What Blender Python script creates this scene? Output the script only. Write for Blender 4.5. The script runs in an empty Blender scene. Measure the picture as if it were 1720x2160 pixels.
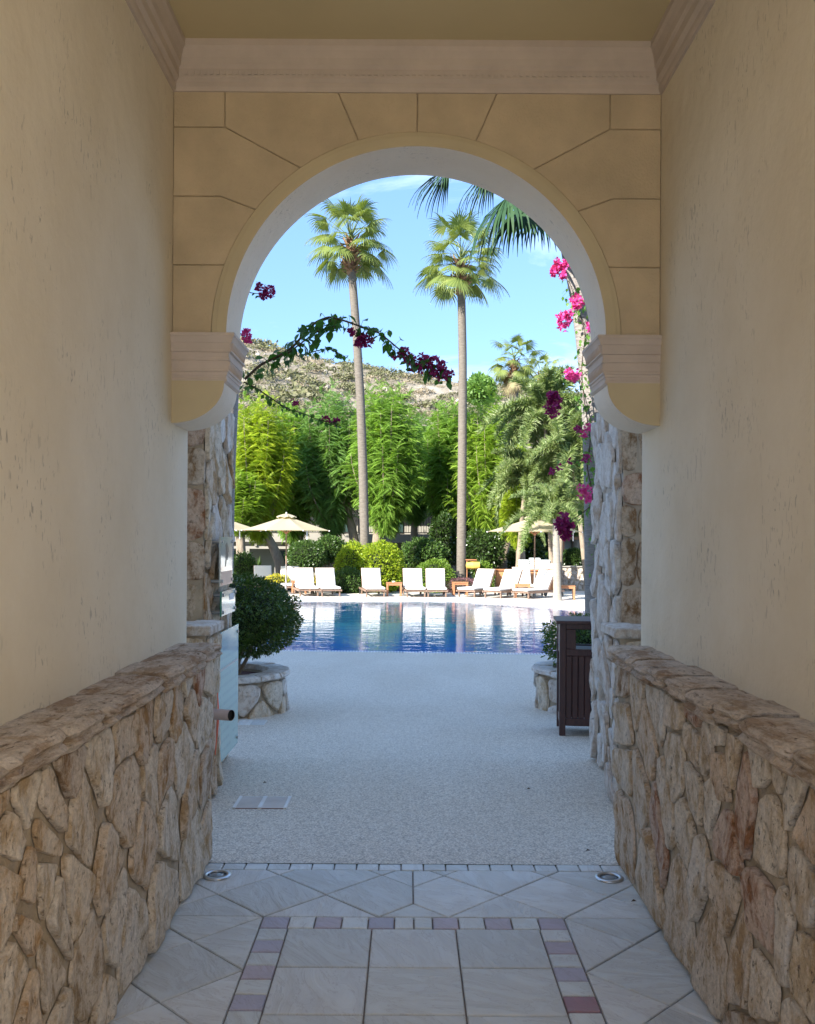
import bpy, math, random
import numpy as np
from mathutils import Vector, Matrix, noise as mnoise

R = math.radians
rnd = random.Random(7)
sc = bpy.context.scene
COL = sc.collection
F = 1960.0; HOR = 1135.0; EYE = 1.55; CAMX = -0.034; ROLL = 0.006
ZERO = Vector((0, 0, 0))

# ------------------------------------------------------------------ camera
cam_d = bpy.data.cameras.new('camera'); cam = bpy.data.objects.new('camera', cam_d); COL.objects.link(cam)
cam.location = (CAMX, 0, EYE); cam.rotation_euler = (R(90), -ROLL, 0)
cam_d.sensor_fit = 'VERTICAL'; cam_d.sensor_height = 36; cam_d.lens = F / 2160 * 36
cam_d.shift_y = (HOR - 1080) / 2160; cam_d.clip_start = 0.05; cam_d.clip_end = 3000
sc.camera = cam
# ------------------------------------------------------------------ light
SUN_EL = R(31); SUN_AZ = R(42)            # azimuth measured from behind the camera towards the left
sun_from = Vector((-math.sin(SUN_AZ) * math.cos(SUN_EL), -math.cos(SUN_AZ) * math.cos(SUN_EL), math.sin(SUN_EL)))
sd = bpy.data.lights.new('sun', 'SUN'); sd.energy = 3.3; sd.angle = R(0.5); sd.color = (1, .945, .86)
so = bpy.data.objects.new('sun', sd); COL.objects.link(so); so.location = (0, 0, 60)
so.rotation_euler = (-sun_from).to_track_quat('-Z', 'Y').to_euler()
w = bpy.data.worlds.new('World'); sc.world = w; w.use_nodes = True
nt = w.node_tree; nt.nodes.clear()
out = nt.nodes.new('ShaderNodeOutputWorld'); bg = nt.nodes.new('ShaderNodeBackground')
sky = nt.nodes.new('ShaderNodeTexSky'); sky.sky_type = 'NISHITA'; sky.sun_disc = False
sky.sun_elevation = SUN_EL; sky.sun_rotation = math.atan2(sun_from.x, sun_from.y)
sky.air_density = 0.9; sky.dust_density = 0.25; sky.ozone_density = 2.0
tc = nt.nodes.new('ShaderNodeTexCoord'); mp = nt.nodes.new('ShaderNodeMapping'); mp.inputs['Scale'].default_value = (1.3, 1.3, 3.2)
mp.inputs['Rotation'].default_value = (0.3, 0.5, 0.4)
nz = nt.nodes.new('ShaderNodeTexNoise'); nz.inputs['Scale'].default_value = 2.6; nz.inputs['Detail'].default_value = 8; nz.inputs['Roughness'].default_value = .62
nz.inputs['Distortion'].default_value = .7
rp = nt.nodes.new('ShaderNodeValToRGB'); rp.color_ramp.elements[0].position = .50; rp.color_ramp.elements[1].position = .84
rp.color_ramp.elements[0].color = (0, 0, 0, 1); rp.color_ramp.elements[1].color = (.62, .62, .62, 1)
mx = nt.nodes.new('ShaderNodeMix'); mx.data_type = 'RGBA'; mx.inputs[7].default_value = (4.5, 4.9, 5.4, 1)
L = nt.links.new
L(tc.outputs['Generated'], mp.inputs[0]); L(mp.outputs[0], nz.inputs['Vector']); L(nz.outputs['Fac'], rp.inputs[0])
L(rp.outputs[0], mx.inputs[0]); tn = nt.nodes.new('ShaderNodeMix'); tn.data_type = 'RGBA'; tn.blend_type = 'MULTIPLY'; tn.inputs[0].default_value = 1; tn.inputs[7].default_value = (.55, .61, .71, 1); fl_ = nt.nodes.new('ShaderNodeMix'); fl_.data_type = 'RGBA'; fl_.inputs[0].default_value = .5; fl_.inputs[7].default_value = (1.45, 2.55, 4.1, 1); L(sky.outputs[0], fl_.inputs[6]); L(fl_.outputs[2], tn.inputs[6]); L(tn.outputs[2], mx.inputs[6]); L(mx.outputs[2], bg.inputs[0]); L(bg.outputs[0], out.inputs[0])
bg.inputs[1].default_value = 0.116
vs = sc.view_settings; vs.view_transform = 'Standard'; vs.look = 'None'; vs.gamma = 1; vs.use_curve_mapping = False
vs.exposure = 2.1

# ------------------------------------------------------------------ helpers
def W(x, y, D):
    """point seen at full-size photo pixel (x, y) at depth D"""
    x0 = x - ROLL * (1080 - y); y0 = y - ROLL * (x - 860)
    return Vector((CAMX + (x0 - 860) / F * D, D, EYE + (HOR - y0) / F * D))

class MB:
    def __init__(s): s.v = []; s.f = []
    def add(s, vs_, fs):
        o = len(s.v); s.v += [tuple(p) for p in vs_]; s.f += [tuple(i + o for i in f) for f in fs]; return s
    def box(s, a, b, rot=None, c=None):
        x0, y0, z0 = a; x1, y1, z1 = b
        p = [Vector(q) for q in ((x0, y0, z0), (x1, y0, z0), (x1, y1, z0), (x0, y1, z0), (x0, y0, z1), (x1, y0, z1), (x1, y1, z1), (x0, y1, z1))]
        if rot is not None:
            c = Vector(c) if c is not None else ZERO
            p = [rot @ (q - c) + c for q in p]
        return s.add(p, [(0, 3, 2, 1), (4, 5, 6, 7), (0, 1, 5, 4), (1, 2, 6, 5), (2, 3, 7, 6), (3, 0, 4, 7)])
    def cbox(s, a, b, ch=.006):
        """box with chamfered edges"""
        x0, y0, z0 = a; x1, y1, z1 = b
        vs_ = []; idx = {}
        for ix, X in enumerate((x0, x1)):
            for iy, Y in enumerate((y0, y1)):
                for iz, Z in enumerate((z0, z1)):
                    sx, sy, sz = (1 - 2 * ix) * ch, (1 - 2 * iy) * ch, (1 - 2 * iz) * ch
                    for ax in range(3):
                        q = [X + sx, Y + sy, Z + sz]; q[ax] = (X, Y, Z)[ax]
                        idx[(ix, iy, iz, ax)] = len(vs_); vs_.append(q)
        fs = []
        def g(i, j, k, a_): return idx[(i, j, k, a_)]
        for i in (0, 1):
            for ax in range(3):
                cs = [(0, 0), (1, 0), (1, 1), (0, 1)]
                q = []
                for (p_, r_) in cs:
                    t = [0, 0, 0]; o_ = [k for k in range(3) if k != ax]; t[ax] = i; t[o_[0]] = p_; t[o_[1]] = r_
                    q.append(g(*t, ax))
                if (i == 0) != (ax == 1): q.reverse()
                fs.append(tuple(q))
        for i in (0, 1):
            for j in (0, 1):
                for k in (0, 1): fs.append((g(i, j, k, 0), g(i, j, k, 1), g(i, j, k, 2)))
        for ax in range(3):
            o_ = [k for k in range(3) if k != ax]
            for p_ in (0, 1):
                for r_ in (0, 1):
                    t0 = [0, 0, 0]; t0[o_[0]] = p_; t0[o_[1]] = r_; t1 = list(t0); t1[ax] = 1
                    fs.append((g(*t0, o_[0]), g(*t1, o_[0]), g(*t1, o_[1]), g(*t0, o_[1])))
        return s.add(vs_, fs)
    def tube(s, pts, rad, n=8, cap=True):
        pts = [Vector(p) for p in pts]
        if not hasattr(rad, '__len__'): rad = [rad] * len(pts)
        up = Vector((0.12, 0.31, 0.94)); vs_ = []; fs = []
        for i, p in enumerate(pts):
            d = (pts[min(i + 1, len(pts) - 1)] - pts[max(i - 1, 0)]).normalized()
            a = d.cross(up)
            if a.length < .15: a = d.cross(Vector((1, 0, 0)))
            a.normalize(); b = d.cross(a)
            for k in range(n):
                t = 2 * math.pi * k / n; vs_.append(p + (a * math.cos(t) + b * math.sin(t)) * rad[i])
        for i in range(len(pts) - 1):
            for k in range(n):
                k2 = (k + 1) % n; fs.append((i * n + k, i * n + k2, (i + 1) * n + k2, (i + 1) * n + k))
        if cap: fs.append(tuple(range(n))); fs.append(tuple(reversed(range((len(pts) - 1) * n, len(pts) * n))))
        return s.add(vs_, fs)
    def lathe(s, prof, c=(0, 0, 0), n=24, cap=True):
        vs_ = []; fs = []
        for r_, z in prof:
            for k in range(n):
                t = 2 * math.pi * k / n; vs_.append((c[0] + r_ * math.cos(t), c[1] + r_ * math.sin(t), c[2] + z))
        for i in range(len(prof) - 1):
            for k in range(n):
                k2 = (k + 1) % n; fs.append((i * n + k, i * n + k2, (i + 1) * n + k2, (i + 1) * n + k))
        if cap: fs.append(tuple(reversed(range(n)))); fs.append(tuple(range((len(prof) - 1) * n, len(prof) * n)))
        return s.add(vs_, fs)
    def prism(s, poly, fr, d0, d1):
        """poly of 2-D points mapped by fr(u, v, d)"""
        n = len(poly); vs_ = [fr(u, v, d0) for u, v in poly] + [fr(u, v, d1) for u, v in poly]
        fs = [tuple(range(n)), tuple(reversed(range(n, 2 * n)))] + [(i, i + n, (i + 1) % n + n, (i + 1) % n) for i in range(n)]
        return s.add(vs_, fs)
    def build(s, name, mat, parent=None, smooth=False, stuff=False, fixn=False):
        me = bpy.data.meshes.new(name)
        off = parent_origin(parent)
        vv = s.v if off == ZERO else [(p[0] - off.x, p[1] - off.y, p[2] - off.z) for p in s.v]
        me.from_pydata(vv, [], s.f); me.materials.append(mat)
        if fixn:
            import bmesh
            bm = bmesh.new(); bm.from_mesh(me); bmesh.ops.recalc_face_normals(bm, faces=bm.faces); bm.to_mesh(me); bm.free()
        if smooth: me.polygons.foreach_set('use_smooth', [True] * len(me.polygons))
        me.update(); o = bpy.data.objects.new(name, me); COL.objects.link(o)
        if parent is not None: o.parent = parent
        if stuff: o['kind'] = 'stuff'
        return o

def parent_origin(p):
    o = Vector((0, 0, 0))
    while p is not None: o += Vector(p.location); p = p.parent
    return o

def np_build(name, V, Fq, mat, parent=None, stuff=False):
    """V (n,3); Fq (m,k) faces with k verts"""
    me = bpy.data.meshes.new(name); k = Fq.shape[1]
    off = parent_origin(parent); V = V - np.array(off)
    me.vertices.add(len(V)); me.vertices.foreach_set('co', V.astype(np.float32).ravel())
    me.loops.add(Fq.size); me.loops.foreach_set('vertex_index', Fq.astype(np.int32).ravel())
    me.polygons.add(len(Fq)); me.polygons.foreach_set('loop_start', np.arange(0, Fq.size, k, dtype=np.int32))
    me.polygons.foreach_set('loop_total', np.full(len(Fq), k, dtype=np.int32))
    me.materials.append(mat); me.update(calc_edges=True); me.validate()
    o = bpy.data.objects.new(name, me); COL.objects.link(o)
    if parent is not None: o.parent = parent
    if stuff: o['kind'] = 'stuff'
    return o

def tag(o, label=None, cat=None, group=None, kind=None):
    if label: o['label'] = label
    if cat: o['category'] = cat
    if group: o['group'] = group
    if kind: o['kind'] = kind
    return o
def thing(name, loc, label, cat, group=None):
    o = bpy.data.objects.new(name, None); COL.objects.link(o); o.location = loc; o.empty_display_size = .1
    return tag(o, label, cat, group)
KIDS = {}
def copy_tree(o, parent=None):
    c = o.copy(); COL.objects.link(c)
    if parent is not None: c.parent = parent
    for ch in o.children: copy_tree(ch, c)
    return c
def fbm(x, y, z, sc_=1.0): return mnoise.fractal(Vector((x * sc_, y * sc_, z * sc_)), 1.0, 2.0, 4)

# ------------------------------------------------------------------ materials
def newmat(name):
    m = bpy.data.materials.new(name); m.use_nodes = True; n = m.node_tree; n.nodes.clear()
    o = n.nodes.new('ShaderNodeOutputMaterial'); b = n.nodes.new('ShaderNodeBsdfPrincipled'); n.links.new(b.outputs[0], o.inputs[0])
    return m, n, b, o
def N(n, t, **kw):
    x = n.nodes.new(t)
    for k, v in kw.items(): setattr(x, k, v)
    return x
def coords(n, scale=(1, 1, 1), kind='pos', rot=(0, 0, 0)):
    mpg = N(n, 'ShaderNodeMapping'); mpg.inputs['Scale'].default_value = scale; mpg.inputs['Rotation'].default_value = rot
    if kind == 'pos': g = N(n, 'ShaderNodeNewGeometry'); n.links.new(g.outputs['Position'], mpg.inputs[0])
    else: g = N(n, 'ShaderNodeTexCoord'); n.links.new(g.outputs['Object'], mpg.inputs[0])
    return mpg.outputs[0]
def noise_(n, vec, scale, detail=5, rough=.55, dist=0):
    x = N(n, 'ShaderNodeTexNoise'); x.inputs['Scale'].default_value = scale; x.inputs['Detail'].default_value = detail
    x.inputs['Roughness'].default_value = rough; x.inputs['Distortion'].default_value = dist; n.links.new(vec, x.inputs['Vector']); return x.outputs['Fac']
def ramp(n, fac, stops, interp='LINEAR'):
    x = N(n, 'ShaderNodeValToRGB'); x.color_ramp.interpolation = interp; e = x.color_ramp.elements
    while len(e) < len(stops): e.new(.5)
    for i, (p, c) in enumerate(stops): e[i].position = p; e[i].color = (*c, 1) if len(c) == 3 else c
    n.links.new(fac, x.inputs[0]); return x.outputs[0]
def mixc(n, fac, a, b, mode='MIX'):
    x = N(n, 'ShaderNodeMix', data_type='RGBA', blend_type=mode)
    for i, s in ((0, fac), (6, a), (7, b)):
        if isinstance(s, (int, float)): x.inputs[i].default_value = s
        elif isinstance(s, tuple): x.inputs[i].default_value = (*s, 1)
        else: n.links.new(s, x.inputs[i])
    return x.outputs[2]
def mth(n, op, a, b=0.0):
    x = N(n, 'ShaderNodeMath', operation=op)
    for i, s in ((0, a), (1, b)):
        if isinstance(s, (int, float)): x.inputs[i].default_value = s
        else: n.links.new(s, x.inputs[i])
    return x.outputs[0]
def bump(n, b, h, strength, dist, prev=None):
    x = N(n, 'ShaderNodeBump'); x.inputs['Strength'].default_value = strength; x.inputs['Distance'].default_value = dist
    n.links.new(h, x.inputs['Height'])
    if prev is not None: n.links.new(prev, x.inputs['Normal'])
    n.links.new(x.outputs[0], b.inputs['Normal']); return x.outputs[0]
def G(v): return (v, v, v)

def simple(name, col, rough=.6, var=.12, scale=6, bmp=0.0, metal=0, bscale=60):
    m, n, b, o = newmat(name); v = coords(n, kind='obj')
    f = noise_(n, v, scale, 5)
    c = ramp(n, f, [(.3, tuple(x * (1 - var) for x in col)), (.7, tuple(min(1, x * (1 + var)) for x in col))])
    n.links.new(c, b.inputs['Base Color']); b.inputs['Roughness'].default_value = rough; b.inputs['Metallic'].default_value = metal
    if bmp: bump(n, b, noise_(n, v, bscale, 4), bmp, .004)
    return m

def plaster(name, ca, cb, scratch=1.0):
    m, n, b, o = newmat(name); v = coords(n)
    big = noise_(n, v, 1.6, 8, .68); c = ramp(n, big, [(.3, ca), (.7, cb)])
    # raked scratches: thin broken vertical grooves
    s1 = coords(n, (60, 60, 19)); d1 = noise_(n, s1, 1.0, 2, .5, .9); g1 = ramp(n, d1, [(.642, G(0)), (.675, G(1))])
    s2 = coords(n, (95, 95, 20)); d2 = noise_(n, s2, 1.0, 2, .5, .4); g2 = ramp(n, d2, [(.67, G(0)), (.70, G(1))])
    mask = ramp(n, noise_(n, v, 2.6, 3), [(.46, G(0)), (.66, G(1))])
    g = mixc(n, 1.0, g1, g2, 'LIGHTEN'); g = mixc(n, 1.0, g, mask, 'MULTIPLY')
    c2 = mixc(n, mth(n, 'MULTIPLY', g, .6 * scratch), c, tuple(x * .42 for x in ca))
    n.links.new(c2, b.inputs['Base Color']); b.inputs['Roughness'].default_value = .88
    b.inputs['Specular IOR Level'].default_value = .2
    fine = noise_(n, v, 70, 5, .65); med = noise_(n, v, 7, 3)
    nb = bump(n, b, fine, .35, .0035); nb = bump(n, b, med, .35, .02, nb)
    inv = mth(n, 'SUBTRACT', 1.0, g); bump(n, b, inv, .6 * scratch, .003, nb)
    return m

def stonemat(name, tones, bstr=1.0, streak=(9, 9, 5.5), pale=0.0):
    m, n, b, o = newmat(name); oi = N(n, 'ShaderNodeObjectInfo')
    vv = coords(n); add = N(n, 'ShaderNodeVectorMath', operation='ADD'); mul = N(n, 'ShaderNodeVectorMath', operation='SCALE')
    cmb = N(n, 'ShaderNodeCombineXYZ'); n.links.new(oi.outputs['Random'], cmb.inputs[0]); n.links.new(oi.outputs['Random'], cmb.inputs[2])
    n.links.new(cmb.outputs[0], mul.inputs[0]); mul.inputs['Scale'].default_value = 31.0
    n.links.new(vv, add.inputs[0]); n.links.new(mul.outputs[0], add.inputs[1])
    mpg = N(n, 'ShaderNodeMapping'); mpg.inputs['Scale'].default_value = streak; n.links.new(add.outputs[0], mpg.inputs[0])
    st = noise_(n, mpg.outputs[0], 1.3, 8, .70, .25)
    base = ramp(n, oi.outputs['Random'], [(i / max(1, len(tones)), t) for i, t in enumerate(tones)], 'CONSTANT')
    dark = mixc(n, 1.0, base, (.84, .80, .76) if pale else (.70, .62, .54), 'MULTIPLY'); light = mixc(n, .6, base, (.90, .87, .83) if pale else (.80, .71, .61))
    c = mixc(n, ramp(n, st, [(.40, G(0)), (.50, G(.7)), (.60, G(1))]), dark, light)
    rust = ramp(n, noise_(n, add.outputs[0], 7, 5, .7, .5), [(.55, G(0)), (.72, G(1))])
    c = mixc(n, mth(n, 'MULTIPLY', rust, .55), c, (.44, .27, .12))
    grey = ramp(n, noise_(n, add.outputs[0], 5, 4, .6), [(.58, G(0)), (.75, G(1))])
    c = mixc(n, mth(n, 'MULTIPLY', grey, .4), c, (.46, .44, .42))
    pit = noise_(n, mpg.outputs[0], 6.0, 4, .75, .3); pm = ramp(n, pit, [(.30, G(0)), (.42, G(1))])
    c = mixc(n, mth(n, 'SUBTRACT', .4 if pale else .75, mth(n, 'MULTIPLY', pm, .4 if pale else .75)), c, (.15, .095, .055))
    fn = noise_(n, add.outputs[0], 60, 4, .8); c = mixc(n, 1.0, c, ramp(n, fn, [(.3, G(.88 if pale else .74)), (.55, G(1.04)), (.75, G(1.15))]), 'MULTIPLY')
    n.links.new(c, b.inputs['Base Color']); b.inputs['Roughness'].default_value = .92; b.inputs['Specular IOR Level'].default_value = .15
    nb = bump(n, b, st, .9 * bstr, .022); nb = bump(n, b, pm, .8 * bstr, .009, nb)
    bump(n, b, noise_(n, add.outputs[0], 95, 5, .75), .8 * bstr, .006, nb)
    return m

def leafmat(name, tones, trans=.35, rough=.45, patch=None, spec=.4):
    m, n, b, o = newmat(name); g = N(n, 'ShaderNodeNewGeometry')
    c = ramp(n, g.outputs['Random Per Island'], [(i / max(1, len(tones) - 1), t) for i, t in enumerate(tones)])
    if patch:
        f = ramp(n, noise_(n, coords(n), patch[0], 2), [(patch[1], G(0)), (patch[1] + .12, G(1))]); c = mixc(n, f, c, patch[2])
    b.inputs['Roughness'].default_value = rough; b.inputs['Specular IOR Level'].default_value = spec
    n.links.new(c, b.inputs['Base Color'])
    if trans:
        t = N(n, 'ShaderNodeBsdfTranslucent'); c2 = mixc(n, 1.0, c, (1.25, 1.3, .55), 'MULTIPLY'); n.links.new(c2, t.inputs[0])
        ms = N(n, 'ShaderNodeMixShader'); ms.inputs[0].default_value = trans
        n.links.new(b.outputs[0], ms.inputs[1]); n.links.new(t.outputs[0], ms.inputs[2]); n.links.new(ms.outputs[0], o.inputs[0])
    return m

M = {}
M['wall'] = plaster('wall_plaster', (.72, .62, .46), (.81, .72, .57), 1.0)
M['soffit'] = plaster('arch_soffit_plaster', (.80, .70, .57), (.86, .78, .66), .9)
M['outer'] = plaster('outer_render', (.62, .54, .42), (.7, .62, .5), .3)
M['block'] = simple('ochre_render', (.57, .45, .29), .92, .14, 4, .8, 0, 90)
M['archivolt'] = simple('ochre_moulding', (.58, .48, .30), .85, .06, 3, .15)
M['cornice'] = simple('cornice_plaster', (.57, .475, .39), .85, .08, 7, .5, 0, 35)
M['impost'] = simple('impost_plaster', (.60, .50, .42), .82, .08, 6, .3, 0, 40)
M['ceiling'] = simple('ceiling_paint', (.60, .50, .29), .85, .07, 1.2, .15)
M['groove'] = simple('joint_mortar', (.44, .34, .22), .95, .2, 20)
tonesA = [(.72, .56, .37), (.78, .66, .48), (.68, .46, .24), (.84, .75, .60), (.70, .53, .34), (.80, .66, .47), (.60, .39, .20), (.80, .71, .57)]
M['stone'] = stonemat('travertine_stone', tonesA)
M['cap'] = stonemat('cap_stone', [(.60, .47, .36), (.63, .52, .41), (.56, .43, .32), (.66, .54, .43)], 1.1, (7, 3, 22))
tonesW = [(.76, .69, .62), (.80, .76, .71), (.72, .62, .54), (.78, .73, .68), (.68, .57, .47)]
M['palestone'] = stonemat('pale_stone', tonesW, 1.1, pale=1)  # tones whitened to carry the sky light on the right pier's inner face
M['palemortar'] = simple('pale_mortar', (.56, .49, .41), .95, .15, 12, .8)
M['brownstone'] = stonemat('brown_stone', [(.40, .27, .16), (.44, .31, .19), (.46, .36, .23), (.39, .28, .18), (.44, .23, .14)], .7)
M['redstone'] = stonemat('red_stone', [(.45, .235, .13), (.40, .20, .11)], .8)
M['greystone'] = stonemat('grey_wall_stone', [(.30, .26, .22), (.34, .30, .26), (.27, .23, .19)], .7)

def mortarmat():
    m, n, b, o = newmat('mortar'); v = coords(n)
    c = ramp(n, noise_(n, v, 9, 6, .7), [(.3, (.40, .32, .225)), (.7, (.56, .465, .35))])
    n.links.new(c, b.inputs['Base Color']); b.inputs['Roughness'].default_value = .96; b.inputs['Specular IOR Level'].default_value = .1
    nb = bump(n, b, noise_(n, v, 14, 5, .7), .9, .02); bump(n, b, noise_(n, v, 90, 4, .7), .7, .005, nb); return m
M['mortar'] = mortarmat()

def tilemat(name, tones, vein=True, sc_=1.0):
    m, n, b, o = newmat(name); oi = N(n, 'ShaderNodeObjectInfo'); v = coords(n)
    cmb = N(n, 'ShaderNodeCombineXYZ'); n.links.new(oi.outputs['Random'], cmb.inputs[0]); n.links.new(oi.outputs['Random'], cmb.inputs[1])
    mul = N(n, 'ShaderNodeVectorMath', operation='SCALE'); mul.inputs['Scale'].default_value = 23; n.links.new(cmb.outputs[0], mul.inputs[0])
    add = N(n, 'ShaderNodeVectorMath', operation='ADD'); n.links.new(v, add.inputs[0]); n.links.new(mul.outputs[0], add.inputs[1])
    rt = N(n, 'ShaderNodeVectorRotate', rotation_type='Z_AXIS'); n.links.new(add.outputs[0], rt.inputs['Vector'])
    n.links.new(mth(n, 'MULTIPLY', oi.outputs['Random'], 1.6), rt.inputs['Angle'])
    mpg = N(n, 'ShaderNodeMapping'); mpg.inputs['Scale'].default_value = (3, 9, 3); n.links.new(rt.outputs[0], mpg.inputs[0])
    st = noise_(n, mpg.outputs[0], 1.2, 7, .6, 1.4)
    base = ramp(n, oi.outputs['Random'], [(i / max(1, len(tones)), t) for i, t in enumerate(tones)], 'CONSTANT')
    c = mixc(n, ramp(n, st, [(.35, G(0)), (.65, G(1))]), mixc(n, 1.0, base, (.86, .83, .80), 'MULTIPLY'), base)
    d = mth(n, 'ABSOLUTE', mth(n, 'SUBTRACT', st, .5)); vn = ramp(n, d, [(0.0, G(1)), (.012, G(0))])
    c = mixc(n, mth(n, 'MULTIPLY', vn, .35), c, (.30, .24, .21))
    dirt = ramp(n, noise_(n, add.outputs[0], 4, 5, .65), [(.5, G(0)), (.75, G(1))]); c = mixc(n, mth(n, 'MULTIPLY', dirt, .28), c, (.46, .42, .38))
    n.links.new(c, b.inputs['Base Color']); b.inputs['Roughness'].default_value = .48
    n.links.new(ramp(n, st, [(.2, G(.38)), (.8, G(.62))]), b.inputs['Roughness'])
    nb = bump(n, b, st, .8, .014); bump(n, b, noise_(n, add.outputs[0], 55, 5, .7), .25, .002, nb)
    return m
M['tile'] = tilemat('slate_tile', [(.70, .72, .70), (.77, .78, .76), (.65, .67, .655), (.73, .745, .73)])
M['tile_small'] = tilemat('small_pale_tile', [(.74, .77, .75), (.68, .71, .70), (.78, .80, .78)])
M['tile_purple'] = tilemat('purple_tile', [(.52, .45, .52), (.56, .49, .55), (.50, .47, .56)])
M['tile_rose'] = tilemat('rose_tile', [(.40, .22, .25)])
M['grout'] = simple('floor_grout', (.30, .25, .215), .95, .2, 30, .3)

def pebblemat():
    m, n, b, o = newmat('washed_pebble'); v = coords(n)
    vo = N(n, 'ShaderNodeTexVoronoi'); vo.inputs['Scale'].default_value = 115; n.links.new(v, vo.inputs['Vector'])
    c = ramp(n, vo.outputs['Color'], [(.05, (.45, .38, .31)), (.35, (.71, .62, .51)), (.6, (.84, .75, .62)), (.95, (.92, .86, .76))])
    e = ramp(n, vo.outputs['Distance'], [(.35, G(1)), (.75, G(.72))]); c = mixc(n, 1.0, c, e, 'MULTIPLY')
    st = ramp(n, noise_(n, coords(n, (1, .35, 1)), 1.4, 5, .6), [(.35, (.90, .88, .86)), (.7, (1.0, 1.0, 1.0))]); c = mixc(n, 1.0, c, st, 'MULTIPLY')
    n.links.new(c, b.inputs['Base Color']); b.inputs['Roughness'].default_value = .6
    bump(n, b, e, .6, .004); return m
M['pebble'] = pebblemat()

def deckmat():
    m, n, b, o = newmat('pale_deck'); v = coords(n)
    c = ramp(n, noise_(n, v, 3, 6, .7), [(.3, (.60, .55, .48)), (.7, (.72, .68, .61))])
    n.links.new(c, b.inputs['Base Color']); b.inputs['Roughness'].default_value = .85; bump(n, b, noise_(n, v, 60, 3), .3, .004); return m
M['deck'] = deckmat()
M['coping'] = simple('white_coping', (.68, .66, .62), .6, .06, 8, .2)
M['bed'] = simple('garden_soil', (.10, .075, .05), .95, .3, 4, .5)
M['grass'] = simple('garden_ground', (.07, .085, .035), .95, .3, 2, .5)

def poolmat():
    m, n, b, o = newmat('pool_mosaic'); v = coords(n)
    vo = N(n, 'ShaderNodeTexVoronoi', feature='F1', distance='CHEBYCHEV'); vo.inputs['Scale'].default_value = 14; vo.inputs['Randomness'].default_value = .1
    n.links.new(v, vo.inputs['Vector'])
    sp = N(n, 'ShaderNodeSeparateXYZ'); n.links.new(v, sp.inputs[0])
    dp = N(n, 'ShaderNodeMapRange'); dp.inputs[1].default_value = 20; dp.inputs[2].default_value = 28.5; n.links.new(sp.outputs[1], dp.inputs[0])
    ca = ramp(n, dp.outputs[0], [(0, (.008, .09, .66)), (.5, (.015, .24, .85)), (1, (.06, .90, .88))])
    c = mixc(n, mth(n, 'MULTIPLY', vo.outputs['Color'], .3), ca, (.02, .30, .85))
    n.links.new(c, b.inputs['Base Color']); b.inputs['Roughness'].default_value = .4; return m
M['mosaic'] = poolmat()

def watermat():
    m, n, b, o = newmat('pool_water'); n.nodes.remove(b)
    gl = N(n, 'ShaderNodeBsdfGlossy'); gl.inputs['Roughness'].default_value = .015; gl.inputs[0].default_value = (1, 1, 1, 1)
    tr = N(n, 'ShaderNodeBsdfRefraction'); tr.inputs[0].default_value = (.93, .98, 1, 1)
    tr = N(n, 'ShaderNodeBsdfTransparent'); tr.inputs[0].default_value = (.80, .93, .98, 1)
    fr = N(n, 'ShaderNodeFresnel'); fr.inputs[0].default_value = 1.34
    ms = N(n, 'ShaderNodeMixShader'); n.links.new(fr.outputs[0], ms.inputs[0]); n.links.new(tr.outputs[0], ms.inputs[1]); n.links.new(gl.outputs[0], ms.inputs[2]); n.links.new(ms.outputs[0], o.inputs[0])
    v = coords(n, (1.0, 2.6, 1)); v2 = coords(n, (2.2, 6, 1))
    h = mth(n, 'ADD', noise_(n, v, 1.1, 3, .5, .4), mth(n, 'MULTIPLY', noise_(n, v2, 1.6, 3, .5), .35))
    bp = N(n, 'ShaderNodeBump'); bp.inputs['Strength'].default_value = .5; bp.inputs['Distance'].default_value = .018; n.links.new(h, bp.inputs['Height'])
    n.links.new(bp.outputs[0], gl.inputs['Normal']); n.links.new(bp.outputs[0], fr.inputs['Normal']); return m
M['water'] = watermat()

def woodmat(name, a, b_, rough=.5):
    m, n, b, o = newmat(name); v = coords(n, (6, 6, 1.2), 'obj'); f = noise_(n, v, 7, 6, .65, .4)
    n.links.new(ramp(n, f, [(.3, a), (.7, b_)]), b.inputs['Base Color']); b.inputs['Roughness'].default_value = rough; bump(n, b, f, .3, .002); return m
M['teak'] = woodmat('teak', (.30, .12, .05), (.46, .21, .10)); M['teak_grey'] = woodmat('weathered_teak', (.16, .10, .07), (.27, .18, .13), .7)
M['binwood'] = woodmat('dark_red_wood', (.050, .020, .018), (.085, .036, .032), .38)
M['counterwood'] = woodmat('counter_wood', (.42, .19, .08), (.52, .26, .12))
M['cushion'] = simple('white_cushion', (.66, .65, .62), .85, .03, 5, .3)
M['canopy'] = leafmat('cream_canvas', [(.43, .37, .265), (.47, .41, .30)], .25, .9, None, .1)
M['towel'] = simple('towel', (.78, .82, .82), .95, .05, 9, .6)
M['pole'] = simple('grey_metal', (.42, .42, .42), .35, .05, 5, 0, .6)
M['steel'] = simple('steel', (.62, .62, .62), .28, .05, 5, 0, .9)
M['glassdark'] = simple('lens_glass', (.25, .28, .30), .08, .05, 5)
M['dark'] = simple('dark_void', (.02, .018, .016), .8)
M['black'] = simple('black_metal', (.018, .018, .018), .45)
M['pvc'] = simple('beige_pipe', (.46, .33, .28), .45, .08, 9)
M['tape'] = simple('coral_tape', (.80, .20, .12), .4)
M['shaded_whitewall'] = simple('shaded_white_render', (.27, .255, .215), .85, .06, 1.5, .2)  # white walls, with the tree shade over them put into a grey tone
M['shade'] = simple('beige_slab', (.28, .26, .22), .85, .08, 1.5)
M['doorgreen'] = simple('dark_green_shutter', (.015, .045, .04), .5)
M['yellow'] = simple('yellow_plastic', (.75, .50, .10), .4)
M['grate'] = simple('white_grate', (.78, .77, .75), .45)
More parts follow.
